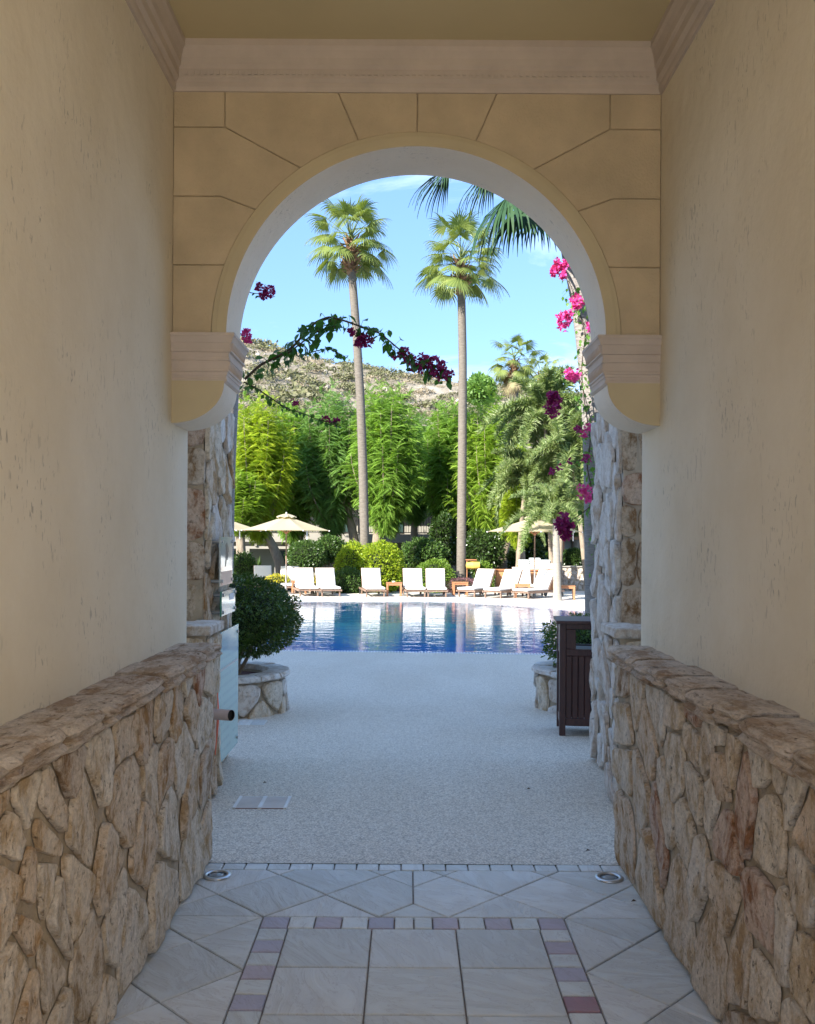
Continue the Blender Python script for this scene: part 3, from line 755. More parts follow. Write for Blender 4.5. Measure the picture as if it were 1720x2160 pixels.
# imposts and corbels
IZ0, IZ1 = 2.264, 2.490
for s in (-1, 1):
    lay = [(2.490, .040), (2.476, .040), (2.474, .036), (2.462, .030), (2.448, .025), (2.446, .020), (2.414, .018), (2.412, .023), (2.404, .023), (2.402, .012), (2.380, .010), (2.378, .014), (2.368, .014), (2.364, .006), (2.326, .004), (2.323, .009), (2.315, .009), (2.312, .002), (2.300, .002), (2.297, -.002), (2.285, -.004), (2.282, .001), (2.274, .001), (2.264, -.008)]
    v = []; f = []
    for z, p in lay:
        xi = s * (RI - p); v += [(s * (XW + .02), ZA0 - p * .8, z), (xi, ZA0 - p * .8, z), (xi, ZA1 + .025 + p * .3, z), (s * (XW + .02), ZA1 + .025 + p * .3, z)]
    for i in range(len(lay) - 1):
        for j in range(3): f.append((i * 4 + j, i * 4 + j + 1, (i + 1) * 4 + j + 1, (i + 1) * 4 + j))
    f += [(0, 1, 2, 3), tuple((len(lay) - 1) * 4 + j for j in (0, 3, 2, 1))]
    imp = MB().add(v, f).build('impost', M['impost'], arch, fixn=True)
    mb = MB()
    for zz, pz in ((2.430, .019), (2.345, .005)):
        for i in range(11):
            yy = ZA0 - .004 + i * .031; xi = s * (RI - pz)
            # egg-and-dart drops
            mb.add([(xi - s * .012, yy, zz + .016), (xi - s * .012, yy + .020, zz + .016), (xi - s * .006, yy + .010, zz - .018), (xi + s * .004, yy, zz + .016), (xi + s * .004, yy + .02, zz + .016), (xi + s * .004, yy + .010, zz - .018)],
                   [(0, 1, 2), (0, 2, 5, 3), (1, 4, 5, 2), (0, 3, 4, 1)])
    mb.build('egg_moulding', M['impost'], imp, stuff=True, fixn=True)
    # corbel: quarter ellipse
    a_, b_ = XW - RI - .012, .188; nn = 18; v = []; f = []
    pts = [(XW - a_ * math.cos(math.pi / 2 * i / nn), IZ0 - b_ * math.sin(math.pi / 2 * i / nn)) for i in range(nn + 1)]
    face = MB().add([(s * (XW + .02), ZA0, IZ0 + .01), (s * (XW - a_), ZA0, IZ0 + .01)] + [(s * x, ZA0, z) for x, z in pts] + [(s * (XW + .02), ZA0, IZ0 - b_)], [tuple(range(nn + 4)) if s < 0 else tuple(reversed(range(nn + 4)))])
    cb = face.build('corbel', M['archivolt'], arch)
    for x, z in pts: v += [(s * x, ZA0 - .001, z), (s * x, ZA0 + .02, z), (s * x, ZA1, z)]
    for i in range(nn):
        for j in range(2): f.append((i * 3 + j, i * 3 + j + 1, (i + 1) * 3 + j + 1, (i + 1) * 3 + j))
    v += [(s * (XW + .02), ZA1, IZ0 + .01), (s * (XW + .02), ZA1, IZ0 - b_)]
    MB().add(v, f).build('corbel_underside', M['soffit'], cb, smooth=True, fixn=True)
    MB().add([(s * (XW + .02), ZA1, IZ0 + .01), (s * (XW - a_), ZA1, IZ0 + .01)] + [(s * x, ZA1, z) for x, z in pts] + [(s * (XW + .02), ZA1, IZ0 - b_)], [tuple(range(nn + 4))]).build('corbel_back', M['soffit'], cb)

# ------------------------------------------------------------------ dado walls of rubble stone
def seeds_from(pts, side, ox, oy, k):
    r_ = []
    for cx, cy in pts:
        px, py = ox + cx / k, oy + cy / k
        x0 = px - ROLL * (1080 - py); y0 = py - ROLL * (px - 860)
        D = F * (side * XL - CAMX) / (x0 - 860); r_.append((D, EYE + (HOR - y0) / F * D))
    return r_
SL = [(130, 860), (10, 830), (370, 700), (560, 590), (690, 500), (820, 440), (905, 440), (985, 370), (1058, 380), (1095, 215), (1150, 200), (1048, 225), (1135, 470), (1020, 630), (690, 900), (850, 790), (915, 740), (300, 970), (450, 1060), (270, 1140), (60, 1130), (20, 1400), (180, 1420), (800, 1160), (935, 1060), (1070, 880), (620, 1350), (905, 1440), (1080, 1150), (740, 1650), (340, 1560), (100, 1860), (180, 2080), (490, 1900), (275, 1880), (150, 1640), (250, 1330), (640, 1540), (1150, 760), (1165, 1050), (400, 1400)]
SR = [(245, 215), (320, 270), (430, 330), (530, 365), (375, 560), (535, 700), (650, 430), (645, 600), (785, 510), (850, 670), (1000, 650), (250, 500), (340, 900), (250, 1020), (450, 1050), (600, 1100), (740, 900), (712, 640), (1050, 1090), (390, 1290), (560, 1450), (635, 860), (800, 1420), (1040, 1590), (740, 1720), (905, 1850), (1030, 1960), (1140, 1700), (1250, 1850), (1260, 1400), (1210, 850), (1130, 640), (1280, 1050), (660, 1310), (255, 740), (480, 960), (800, 1120), (790, 760), (920, 850)]
for s, S0, ox in ((-1, SL, 0), (1, SR, 1220)):
    nm = 'left' if s < 0 else 'right'
    wl = thing('low_stone_wall', (s * 1.05, 3.5, 0), 'rubble stone dado wall with slab capping along the %s side' % nm, 'stone wall', 'low stone walls of the passage')
    ms = .014
    a, b = sorted((s * (XL + ms), s * 1.58)); MB().box((a, YS, 0), (b, ZE - .01, HC - .05)).build('mortar', M['mortar'], wl)
    sd_ = [q for q in seeds_from(S0, s, ox, 1340, 2.63) if 0 < q[1] < HC]
    r2 = random.Random(5 + s)
    def far_ok(d, z): return all(math.hypot(d - a_, (z - b_) * .8) > .16 for a_, b_ in sd_)
    for _ in range(1200):
        d, z = r2.uniform(1.2, ZE), r2.uniform(.03, HC - .08)
        # fill only what the list does not cover: near and low parts
        if (d < 2.25 or z < (EYE - (2160 - HOR) / F * d)) and far_ok(d, z): sd_.append((d, z))
    cs = cells(sd_, (1.1, 0.0, ZE, HC - .065), .030, 1.12)
    def fr(u, v_, d, s=s): return (s * (XL + ms - d * .72), u, v_)
    for ci, p in enumerate(cs):
        cx = sum(q[0] for q in p) / len(p); cz = sum(q[1] for q in p) / len(p)
        mt = M['stone']
        if rnd.random() < .13: mt = M['redstone'] if rnd.random() < .5 else M['brownstone']
        if s < 0: p2 = p
        else: p2 = p
        o = stone(p2, fr, mt, wl, depth=.026 + rnd.uniform(-.005, .009), n=28, rough=1.0)
        if s < 0: o.data.flip_normals()
    # end face stones (towards the pool)
    # capping slabs
    y = 1.0
    while y < ZE + .03:
        ln = rnd.uniform(.22, .42); y1 = min(y + ln, ZE + .035)
        if ZE + .035 - y1 < .12: y1 = ZE + .035
        th = rnd.uniform(.055, .075); top = HC + rnd.uniform(-.008, .008); ov = rnd.uniform(.015, .04)
        xi = XL - ov; n1 = 9; v = []; f = []; sd2 = rnd.uniform(0, 50)
        prof_ = [(0, -.075), (-.018, -.055), (-.004, -.04), (-.016, -.022), (-.006, -.010), (.010, 0.0), (.07, .004), (.13, .002), (XW - xi + .03, .0)]
        for i in range(n1):
            yy = y + .004 + (y1 - y - .008) * i / (n1 - 1); e = (.012 if i in (0, n1 - 1) else 0)
            jag = .017 * fbm(yy * 9 + sd2, 0, sd2)
            for (dx, dz) in prof_:
                r_ = .006 * fbm(yy * 16, dz * 60 + sd2, dx * 20)
                v.append((s * (xi + e + dx + (jag if dx < .05 else jag * .3) + r_), yy, top + dz * th / .075 + (r_ * .6 if dx > .02 else 0) - e * .4))
        m_ = len(prof_)
        for i in range(n1 - 1):
            for j in range(m_ - 1): f.append((i * m_ + j, (i + 1) * m_ + j, (i + 1) * m_ + j + 1, i * m_ + j + 1))
        f += [tuple(range(m_)), tuple(reversed(range((n1 - 1) * m_, n1 * m_)))]
        MB().add(v, f).build('cap_stone', M['cap'], wl, smooth=False, fixn=True)
        y = y1

# ------------------------------------------------------------------ outer piers
for s in (-1, 1):
    nm = 'left' if s < 0 else 'right'
    pr = thing('stone_pier', (s * 1.5, 6.2, 0), ('stone pier with glass signs at the mouth of the passage, left' if s < 0 else 'pale stone pier beside the wooden litter bin, right'), 'pier', 'stone piers at the passage mouth')
    XP = 1.285; Y0, Y1 = 5.73, 6.58
    a, b = sorted((s * (XP + .012), s * 1.75)); MB().box((a, Y0 + .012, 0), (b, Y1, 2.44)).build('mortar', M['palemortar'] if s > 0 else M['mortar'], pr)
    # front face: large squared brown stones
    rr = random.Random(11 + s); z = HC - .02; rowi = 0
    while z < 2.4:
        h = min(rr.uniform(.16, .34), 2.44 - z)
        if 2.44 - z - h < .1: h = 2.44 - z
        cut = [XP, XP + rr.choice([.42, .10, .16, .42]), XP + .44]
        cut = sorted(set(round(c_, 3) for c_ in cut if c_ <= XP + .44))
        for i in range(len(cut) - 1):
            if cut[i + 1] - cut[i] < .05: continue
            j_ = .006; p = [(cut[i] + j_ * (i > 0), z + j_), (cut[i + 1] - j_, z + j_ + rr.uniform(-.01, .01)), (cut[i + 1] - j_, z + h - j_), (cut[i] + j_ * (i > 0), z + h - j_ + rr.uniform(-.015, .015))]
            if s > 0: fr = lambda u, v_, d: (u, Y0 + .012 - d, v_)
            else: fr = lambda u, v_, d: (-u, Y0 + .012 - d, v_)
            o = stone(p, fr, M['redstone'] if (s < 0 and rr.random() < .45) else M['brownstone'], pr, depth=.014, n=18, rough=.5)
            if s < 0: o.data.flip_normals()
        z += h
    # inner face; the right pier's stones are toned pale for sky light
    sdp = []
    for _ in range(900):
        d, z = rr.uniform(Y0, Y1), rr.uniform(.04, 2.38)
        if all(math.hypot((d - q[0]) * 1.35, (z - q[1]) * .80) > .225 for q in sdp): sdp.append((d, z))
    def fr(u, v_, d, s=s): return (s * (XP + .012 - d), u, v_)
    for p in cells(sdp, (Y0, 0.0, Y1, 2.43), .03, 1.35):
        o = stone(p, fr, M['palestone'] if (s > 0 or rr.random() < .4) else M['stone'], pr, depth=.026 + rr.uniform(-.006, .014), n=18, rough=1.2)
        if s < 0: o.data.flip_normals()
    # plinth in front of the pier
    XQ = 1.185; a, b = sorted((s * (XQ + .012), s * 1.7)); MB().box((a, 5.36, 0), (b, Y0 + .01, HC - .05)).build('plinth_mortar', M['mortar'], pr)
    sdp = [(rr.uniform(5.38, 5.72), rr.uniform(.05, .95)) for _ in range(9)]
    def fr(u, v_, d, s=s): return (s * (XQ + .012 - d), u, v_)
    for p in cells(sdp, (5.35, 0.0, Y0 - .003, HC - .06), .022, 1.2):
        o = stone(p, fr, M['palestone'] if s > 0 else M['stone'], pr, depth=.022, n=16, rough=1)
        if s < 0: o.data.flip_normals()
    sdp = [(rr.uniform(XQ, XQ + .4), rr.uniform(.5, .95)) for _ in range(9)] + [(XQ + .1, .25), (XQ + .3, .3)]
    fr = (lambda u, v_, d: (u, 5.36 - d, v_)) if s > 0 else (lambda u, v_, d: (-u, 5.36 - d, v_))
    for p in cells(sdp, (XQ, 0.0, XQ + .42, HC - .06), .02, 1.0):
        o = stone(p, fr, M['stone'], pr, depth=.02, n=16, rough=1)
        if s < 0: o.data.flip_normals()
    for x0, x1 in ((XQ - .025, XQ + .15), (XQ + .155, XQ + .36), (XQ + .365, XQ + .5)):
        a, b = sorted((s * x0, s * x1)); mb = MB(); mb.cbox((a, 5.33 + rr.uniform(-.01, .01), HC - .055), (b, Y0 + .005, HC + rr.uniform(-.006, .004)), .008); mb.build('cap_stone', M['palestone'], pr)

# ------------------------------------------------------------------ building mass round the passage
bd_ = thing('hotel_wing', (0, 3, 0), 'cream rendered hotel building that the passage runs through', 'building')
mb = MB()
mb.box((-16, YS, 0), (-1.60, 4.615, 8.9)); mb.box((1.60, YS, 0), (16, 4.615, 8.9)); mb.build('wall', M['outer'], bd_)
mb = MB(); mb.box((-1.60, YS, 4.28), (1.60, 4.615, 8.9)); mb.build('upper_wall', M['outer'], bd_)
# ------------------------------------------------------------------ glass signs on the left pier
XG = -1.205
def panel(name, y0, y1, z0, z1, mat, label, cat, studs):
    t_ = thing(name, (XG, (y0 + y1) / 2, z0), label, cat, 'glass signs on the left pier')
    MB().box((XG - .010, y0 + .004, z0 + .003), (XG, y1 - .003, z1 - .003)).build('glass', mat, t_)
    mb = MB(); mb.box((XG - .011, y0, z0), (XG - .0005, y0 + .0035, z1)); mb.box((XG - .011, y1 - .0025, z0), (XG - .0005, y1, z1)); mb.build('glass_edge', M['glassedge'] if name == 'rules_panel' or name == 'notice_panel' else M['panel_plain'], t_)
    for (yy, zz) in studs: MB().tube([(XG - .07, yy, zz), (XG + .010, yy, zz)], .011, 10).build('stud', M['pole'], t_)
    return t_
p1 = panel('rules_panel', 5.75, 6.46, .12, .95, M['panel'], 'tall frosted glass rules panel low on the left pier', 'sign', [(5.80, .90), (6.41, .90), (5.80, .17), (6.41, .17)])
MB().box((XG + .0005, 5.77, .70), (XG + .0015, 6.45, .715)).build('white_line', M['cushion'], p1)
p2 = panel('notice_panel', 5.87, 6.33, 1.045, 1.205, M['panel'], 'small glass notice with a blue print, between the two other glass signs', 'sign', [(5.90, 1.18), (6.30, 1.18), (5.90, 1.07), (6.30, 1.07)])
MB().box((XG + .0005, 6.12, 1.135), (XG + .0015, 6.27, 1.175)).build('print', M['printblue'], p2)
p3 = panel('picture_panel', 5.83, 6.22, 1.24, 1.552, M['panel_plain'], 'pale glass sign with a black shower symbol, highest on the left pier', 'sign', [(5.86, 1.52), (6.19, 1.52), (5.86, 1.27), (6.19, 1.27)])
MB().box((XG + .0005, 5.85, 1.245), (XG + .0015, 6.20, 1.33)).build('peach_band', M['printpeach'], p3)
def frg(u, v_, d): return (XG + .001 + d, u, v_)
mb = MB(); mb.prism([(5.98, 1.50), (6.02, 1.515), (6.08, 1.475), (6.085, 1.45), (6.0, 1.455)], frg, 0, .001); mb.prism([(5.99, 1.455), (6.02, 1.455), (6.01, 1.40), (5.99, 1.36), (5.975, 1.36), (5.99, 1.41)], frg, 0, .001)
mb.prism([(6.03, 1.455), (6.045, 1.455), (6.06, 1.43), (6.05, 1.41), (6.03, 1.40), (6.03, 1.405), (6.045, 1.415), (6.05, 1.43), (6.035, 1.445)], frg, 0, .001)
mb.build('symbol', M['print'], p3, fixn=True)
# pipe and tape
pp = thing('drain_pipe', (-1.1, 5.3, .54), 'beige plastic pipe stub poking from the left wall before the glass panel', 'pipe')
c0 = W(440, 1505, 5.30); c1 = W(488, 1509, 5.22)
MB().tube([c0, c1], .031, 20, cap=False).build('pipe', M['pvc'], pp, smooth=True); MB().tube([c0 + (c1 - c0) * .9, c1 - (c1 - c0) * .005], .0285, 20, cap=False).build('bore', M['dark'], pp, smooth=True)
MB().tube([c1 - (c1 - c0) * .12, c1 - (c1 - c0) * .10], .0285, 20).build('inner_shadow_plug', M['dark'], pp)
tp = [W(459, 1462, 5.35), W(461, 1500, 5.28), W(459, 1530, 5.3), W(457, 1560, 5.32), W(454, 1592, 5.33)]
tag(MB().tube(tp, [.003, .006, .007, .004, .003], 6).build('warning_tape', M['tape'], None), 'strip of coral red tape hanging by the pipe on the left pier', 'tape')

# ------------------------------------------------------------------ foliage tools
def rotm(az, el, roll):
    """local +x -> direction (az, el)"""
    return (Matrix.Rotation(az, 3, 'Z') @ Matrix.Rotation(-el, 3, 'Y') @ Matrix.Rotation(roll, 3, 'X'))
def inst_np(TV, TF, mats, locs, scales):
    TV = np.asarray(TV); TF = np.asarray(TF); n = len(locs)
    Mx = np.asarray(mats); Lc = np.asarray(locs); S = np.asarray(scales)
    V = np.einsum('nij,kj->nki', Mx, TV) * S[:, None, None] + Lc[:, None, :]
    Fc = TF[None] + (np.arange(n) * len(TV))[:, None, None]
    return V.reshape(-1, 3), Fc.reshape(-1, TF.shape[1])
def rot_np(az, el, roll):
    ca, sa, ce, se, cr, sr = np.cos(az), np.sin(az), np.cos(el), np.sin(el), np.cos(roll), np.sin(roll)
    z = np.zeros_like(az); o_ = np.ones_like(az)
    A = np.stack([np.stack([ca, -sa, z], -1), np.stack([sa, ca, z], -1), np.stack([z, z, o_], -1)], 1)
    B = np.stack([np.stack([ce, z, -se], -1), np.stack([z, o_, z], -1), np.stack([se, z, ce], -1)], 1)
    C_ = np.stack([np.stack([o_, z, z], -1), np.stack([z, cr, -sr], -1), np.stack([z, sr, cr], -1)], 1)
    return A @ B @ C_
# feathery leaf template
def feather():
    V = []; Fc = []
    for i in range(12):
        x = .08 + .076 * i; ln = .30 * math.sin(math.pi * (.16 + .80 * i / 12)) + .05; zz = -.50 * x ** 2.2
        for s in (-1, 1):
            a = R(58 - 3 * i); dx, dy = math.cos(a), math.sin(a) * s; w_ = .038
            b0 = (x, 0, zz); k = len(V)
            V += [b0, (x + dx * ln * .5 - w_ * .6, dy * ln * .5 , zz - .03 * ln), (x + dx * ln, dy * ln, zz - .42 * ln), (x + dx * ln * .5 + w_, dy * ln * .5 - s * w_ * .4, zz - .03 * ln)]
            Fc.append((k, k + 1, k + 2, k + 3))
    return np.array(V), np.array(Fc)
FV, FF = feather()
def tree_crown(seed, Rr, H, shoots=64, leafsz=.54, droop=.5):
    g_ = np.random.RandomState(seed); locs = []; az = []; el = []; sz = []
    sticks = MB()
    for k in range(shoots):
        ph = 2.39996 * k + g_.uniform(-.3, .3); q = math.sqrt((k + .5) / shoots) * g_.uniform(.85, 1.08)
        top = H * (.30 + .70 * math.sqrt(max(0, 1 - (q * .93) ** 2))) * g_.uniform(.85, 1.04)
        if q > .8: top *= g_.uniform(.55, 1.0)
        ex_, ey_ = Rr * q * math.cos(ph), Rr * q * math.sin(ph)
        z0 = H * (.12 if q < .55 else -.03); pts = []
        for i in range(9):
            u = i / 8; h = z0 + (top - z0) * u; e_ = 1 - (1 - u) ** 1.8; pts.append(Vector((ex_ * e_, ey_ * e_, h)))
        if k % 3 == 0: sticks.tube(pts, [.045 * (1 - .8 * i / 8) for i in range(9)], 5, cap=False)
        ln = top - z0; nn = int(ln / .085); 
        for i in range(nn):
            u = (i + g_.rand()) / nn
            if u < .18 and q < .7: continue
            a = u * 8; i0 = min(int(a), 7); p = pts[i0].lerp(pts[i0 + 1], a - i0)
            for m_ in range(2):
                A_ = g_.uniform(0, 2 * math.pi)
                # bias outwards
                A_ = ph + (A_ - math.pi) * (.95 if q > .3 else 1.0)
                locs.append(p); az.append(A_); el.append(R(g_.uniform(-10, 32)) + (u > .94) * R(40) - droop * R(70) * (q > .6) * (1 - u) ** 1.5); sz.append(leafsz * g_.uniform(.75, 1.15) * (1 - .35 * (u > .9)))
    # hanging skirts
    az = np.array(az); el = np.array(el); rl = g_.uniform(-.5, .5, len(az))
    V, Fc = inst_np(FV, FF, rot_np(az, el, rl), np.array([tuple(p) for p in locs]), sz)
    return V, Fc, sticks
CROWNS = []
for sd_, Rr, H in ((1, 1.75, 6.1), (2, 1.45, 5.6), (3, 2.0, 6.3)):
    CROWNS.append(tree_crown(sd_, Rr, H))
crown_mesh = {}
def add_tree(px, ytop, hw, D, variant, mat, trunk, label, ybot=1118):
    base = W(px, ybot, D); topz = W(px, ytop, D).z; Rr, H = ((1.75, 6.1), (1.45, 5.6), (2.0, 6.3))[variant]
    sx = hw * D / F / Rr; szz = (topz - base.z) / H
    foot = W(trunk[0][0], trunk[0][1], D); root = thing('tree', (foot.x, foot.y, -.3), label, 'tree', 'feathery leaved trees behind the pool')
    V, Fc, st = CROWNS[variant]
    key = (variant, mat.name)
    if key not in crown_mesh:
        o = np_build('crown', V, Fc, mat, None); crown_mesh[key] = o.data
        o2 = st.build('limb', M['bark'], None); crown_mesh[(variant, 'st')] = o2.data
        bpy.data.objects.remove(o); bpy.data.objects.remove(o2)
    c_ = bpy.data.objects.new('crown', crown_mesh[key]); l_ = bpy.data.objects.new('limb', crown_mesh[(variant, 'st')])
    for q in (c_, l_):
        COL.objects.link(q); q.parent = root; q.location = base - Vector(root.location); q.scale = (sx, sx, szz)
        q.rotation_euler = (0, 0, rnd.uniform(0, 6.28) if q is c_ else 0)
    l_.rotation_euler = c_.rotation_euler
    pts = [W(x, y, D) for x, y in trunk]; pts[0].z = -.9; n = len(pts)
    pts.append(Vector((base.x, base.y, base.z + .25 * (topz - base.z)))); 
    # smooth
    P = []
    for i in range(len(pts) - 1):
        for k in range(4): P.append(pts[i].lerp(pts[i + 1], k / 4))
    P.append(pts[-1]); 
    for _ in range(2): P = [P[0]] + [(P[i - 1] + P[i] * 2 + P[i + 1]) / 4 for i in range(1, len(P) - 1)] + [P[-1]]
    MB().tube(P, [.24 - .13 * i / len(P) for i in range(len(P))], 10).build('trunk', M['bark'], root, smooth=True)
    for k in range(5):
        a = 2 * math.pi * k / 5 + 1; e_ = Vector((math.cos(a) * Rr * sx * .6, math.sin(a) * Rr * sx * .6, (topz - base.z) * .35)) + base
        s0 = P[int(len(P) * .6)]; md = s0.lerp(e_, .5) + Vector((0, 0, -.15)); MB().tube([s0, s0.lerp(md, .6), md, e_], [.09, .08, .065, .04], 6).build('branch', M['bark'], root, smooth=True)
    return root

add_tree(546, 828, 78, 37.5, 0, M['leafY'], [(596, 1232), (592, 1190), (575, 1150), (548, 1105)], 'yellow-green feathery tree behind the left parasol')
add_tree(618, 846, 66, 41, 1, M['leafG'], [(640, 1215), (632, 1130)], 'green feathery tree just right of the yellow-green one')
add_tree(700, 812, 82, 40, 2, M['leafB'], [(765, 1190), (745, 1120), (728, 1070)], 'dark green feathery tree left of the first tall palm trunk', 1112)
add_tree(815, 806, 84, 38.5, 0, M['leafG'], [(786, 1175), (797, 1120), (806, 1060)], 'green feathery tree right of the first tall palm trunk', 1105)
add_tree(876, 868, 52, 44, 1, M['leafB'], [(872, 1200), (874, 1120)], 'smaller dark feathery tree above the balcony', 1085)
add_tree(948, 838, 64, 42, 1, M['leafG'], [(952, 1220), (950, 1120)], 'green feathery tree behind the second tall palm trunk', 1112)
add_tree(1036, 818, 86, 39, 2, M['leafL'], [(1058, 1215), (1060, 1170), (1078, 1120)], 'bright green feathery tree right of the second tall palm trunk', 1130)
add_tree(1095, 935, 50, 36.8, 1, M['leafY'], [(1100, 1215), (1098, 1150)], 'low yellow-green feathery tree behind the right parasol', 1135)
add_tree(505, 985, 56, 36, 1, M['leafL'], [(512, 1215), (508, 1150)], 'low light green feathery tree at the far left behind the pier', 1118)
add_tree(1215, 905, 56, 44, 1, M['leafB'], [(1215, 1215), (1215, 1130)], 'dark feathery tree behind the palm clump at the right', 1110)

# fan palm frond: stiff fused blade, tips hanging under their own weight
def fan_frond(r_, org, rt, sc_, pet=1.0, seg=34, ln=.80, span=125, split=.5, grav=1.0, width=1.0, fold=.35):
    mb = MB(); ax, ay, az_ = rt @ Vector((1, 0, 0)), rt @ Vector((0, 1, 0)), rt @ Vector((0, 0, 1)); G_ = Vector((0, 0, -1))
    pts = [Vector(org)]; d = ax.copy()
    for k in range(4): d = (d + G_ * .07).normalized(); pts.append(pts[-1] + d * pet * sc_ / 4)
    mb.tube(pts, [.026 * sc_, .018 * sc_, .014 * sc_, .012 * sc_, .009 * sc_], 4); hub = pts[-1]
    ax = (ax * .5 + d * .5 + G_ * .35).normalized(); ay = (ay - ax * ay.dot(ax)).normalized(); az_ = ax.cross(ay)
    tt = (0.02, .22, .40, split, .62, .74, .87, 1.0); ww = (.05, .45, .80, 1.0, .72, .50, .28, .04)
    for i in range(seg):
        a = R(-span + 2 * span * (i + .5) / seg); L_ = ln * sc_ * (1 - .30 * (abs(a) / R(span)) ** 2) * r_.uniform(.86, 1.08)
        d0 = (ax * math.cos(a) + ay * math.sin(a) - az_ * fold * (abs(math.sin(a)) + .15)).normalized(); sd = (ay * math.cos(a) - ax * math.sin(a)).normalized()
        wm = math.tan(R(span) / seg) * L_ * split * 1.05 * width; p = hub.copy(); dcur = d0.copy(); q = []; prev = 0; gk = grav * r_.uniform(.7, 1.4)
        for t_, w_ in zip(tt, ww):
            p = p + dcur * (t_ - prev) * L_; 
            if t_ >= split * .6: dcur = (dcur + G_ * gk * (.10 + .75 * max(0, t_ - split))).normalized()
            prev = t_; nn_ = sd.cross(dcur) * (.12 * wm * (1 if i % 2 else -1)); q += [p - sd * wm * w_ - nn_, p + sd * wm * w_ + nn_]
        mb.add(q, [(k * 2, k * 2 + 1, k * 2 + 3, k * 2 + 2) for k in range(len(tt) - 1)])
    return mb
def put(mesh, name, parent, loc, rot, s):
    o = bpy.data.objects.new(name, mesh); COL.objects.link(o); o.parent = parent
    o.matrix_local = Matrix.Translation(Vector(loc) - parent_origin(parent)) @ rot.to_4x4() @ Matrix.Scale(s, 4); return o
def smooth_path(P, k=5, it=2):
    Q = []
    for i in range(len(P) - 1):
        for j in range(k): Q.append(P[i].lerp(P[i + 1], j / k))
    Q.append(P[-1])
    for _ in range(it): Q = [Q[0]] + [(Q[i - 1] + Q[i] * 2 + Q[i + 1]) / 4 for i in range(1, len(Q) - 1)] + [Q[-1]]
    return Q
def boots(mb, p, r0, h, n, seed):
    r_ = random.Random(seed)
    for i in range(n):
        t_ = i / n; a = 2.399 * i; z = -h * .55 + h * t_; rr_ = r0 * (.75 + .75 * math.sin(math.pi * (t_ * .8 + .12)))
        c_ = Vector((math.cos(a), math.sin(a), 0)); s_ = Vector((-math.sin(a), math.cos(a), 0)); b0 = p + c_ * rr_ * .55 + Vector((0, 0, z)); l_ = r_.uniform(.12, .30) * r0 / .3 * 1.1
        tip = b0 + c_ * l_ * .75 + Vector((0, 0, l_ * r_.uniform(.1, 1.0))); w_ = .055 * r0 / .28
        md = b0.lerp(tip, .55) + c_ * .03
        mb.add([b0 - s_ * w_, b0 + s_ * w_, md + s_ * w_ * .8, tip + s_ * w_ * .3, tip - s_ * w_ * .4, md - s_ * w_ * .8], [(0, 1, 2, 5), (5, 2, 3, 4)])
def fan_palm(name, path, rad, label, seed, leaf=1.45, count=44, mat=None, tmat=None, dry=0, group='tall fan palms', low=-60, bootr=.3, booth=1.2):
    r_ = random.Random(seed); root = thing(name, (path[0].x, path[0].y, path[0].z), label, 'palm tree', group)
    Q = smooth_path(path); n = len(Q); MB().tube(Q, [rad * (1.28 - .0 * i) if i < 2 else rad * (1.12 - .22 * i / n) for i in range(n)], 14).build('trunk', tmat or M['palmtrunk'], root, smooth=True)
    top = Q[-1]; mb = MB(); mb.lathe([(rad * .8, -booth * .6), (bootr * .62, -booth * .4), (bootr * .72, -booth * .1), (bootr * .6, booth * .25), (bootr * .3, booth * .5)], top, 10); boots(mb, top, bootr, booth, 120, seed); mb.build('leaf_bases', M['boots'], root)
    for i in range(count):
        t_ = (i + .5) / count; el_ = R(84 - (84 - low) * t_ ** .8); az0 = 2.39996 * i + r_.uniform(-.35, .35)
        m_ = mat or M['fan']
        if dry and t_ > 1 - dry: m_ = M['fandry']
        s_ = leaf * r_.uniform(.80, 1.08) / 1.8 * (1.0 if t_ > .12 else .85)
        fan_frond(r_, top + Vector((0, 0, booth * (.62 - .42 * t_))), rotm(az0, el_, r_.uniform(-.5, .5)), s_, pet=r_.uniform(.85, 1.2), grav=1.0).build('frond', m_, root)
    return root
def WP(D, pts): return [W(x, y, D) for x, y in pts]
p = WP(33.6, [(771, 1262), (770, 1165), (766, 1000), (761, 850), (752, 700), (744, 600), (740, 538)]); p[0].z = -.4
fan_palm('fan_palm', p, .155, 'taller left fan palm with lightly curving trunk rising from the yellow bush', 3, leaf=1.95, count=36, low=-26)
p = WP(33.6, [(973, 1262), (973, 1165), (975, 1000), (976, 850), (976, 750), (974, 650), (972, 582)]); p[0].z = -.4
fan_palm('fan_palm', p, .155, 'right fan palm with straight trunk in the centre of the view', 8, leaf=1.95, count=38, low=-26)
p = WP(12, [(1258, 1420), (1256, 1300), (1253, 1000), (1249, 870), (1236, 720), (1222, 620), (1205, 540), (1186, 430), (1176, 330)]); p[0].z = gz(12) - .1
np_ = fan_palm('near_fan_palm', p, .125, 'near fan palm leaning in from the right pier with vine on its trunk', 21, leaf=1.0, count=16, mat=M['fandark'], tmat=M['neartrunk'], group='near palms flanking the terrace', low=20, bootr=.16, booth=.5)
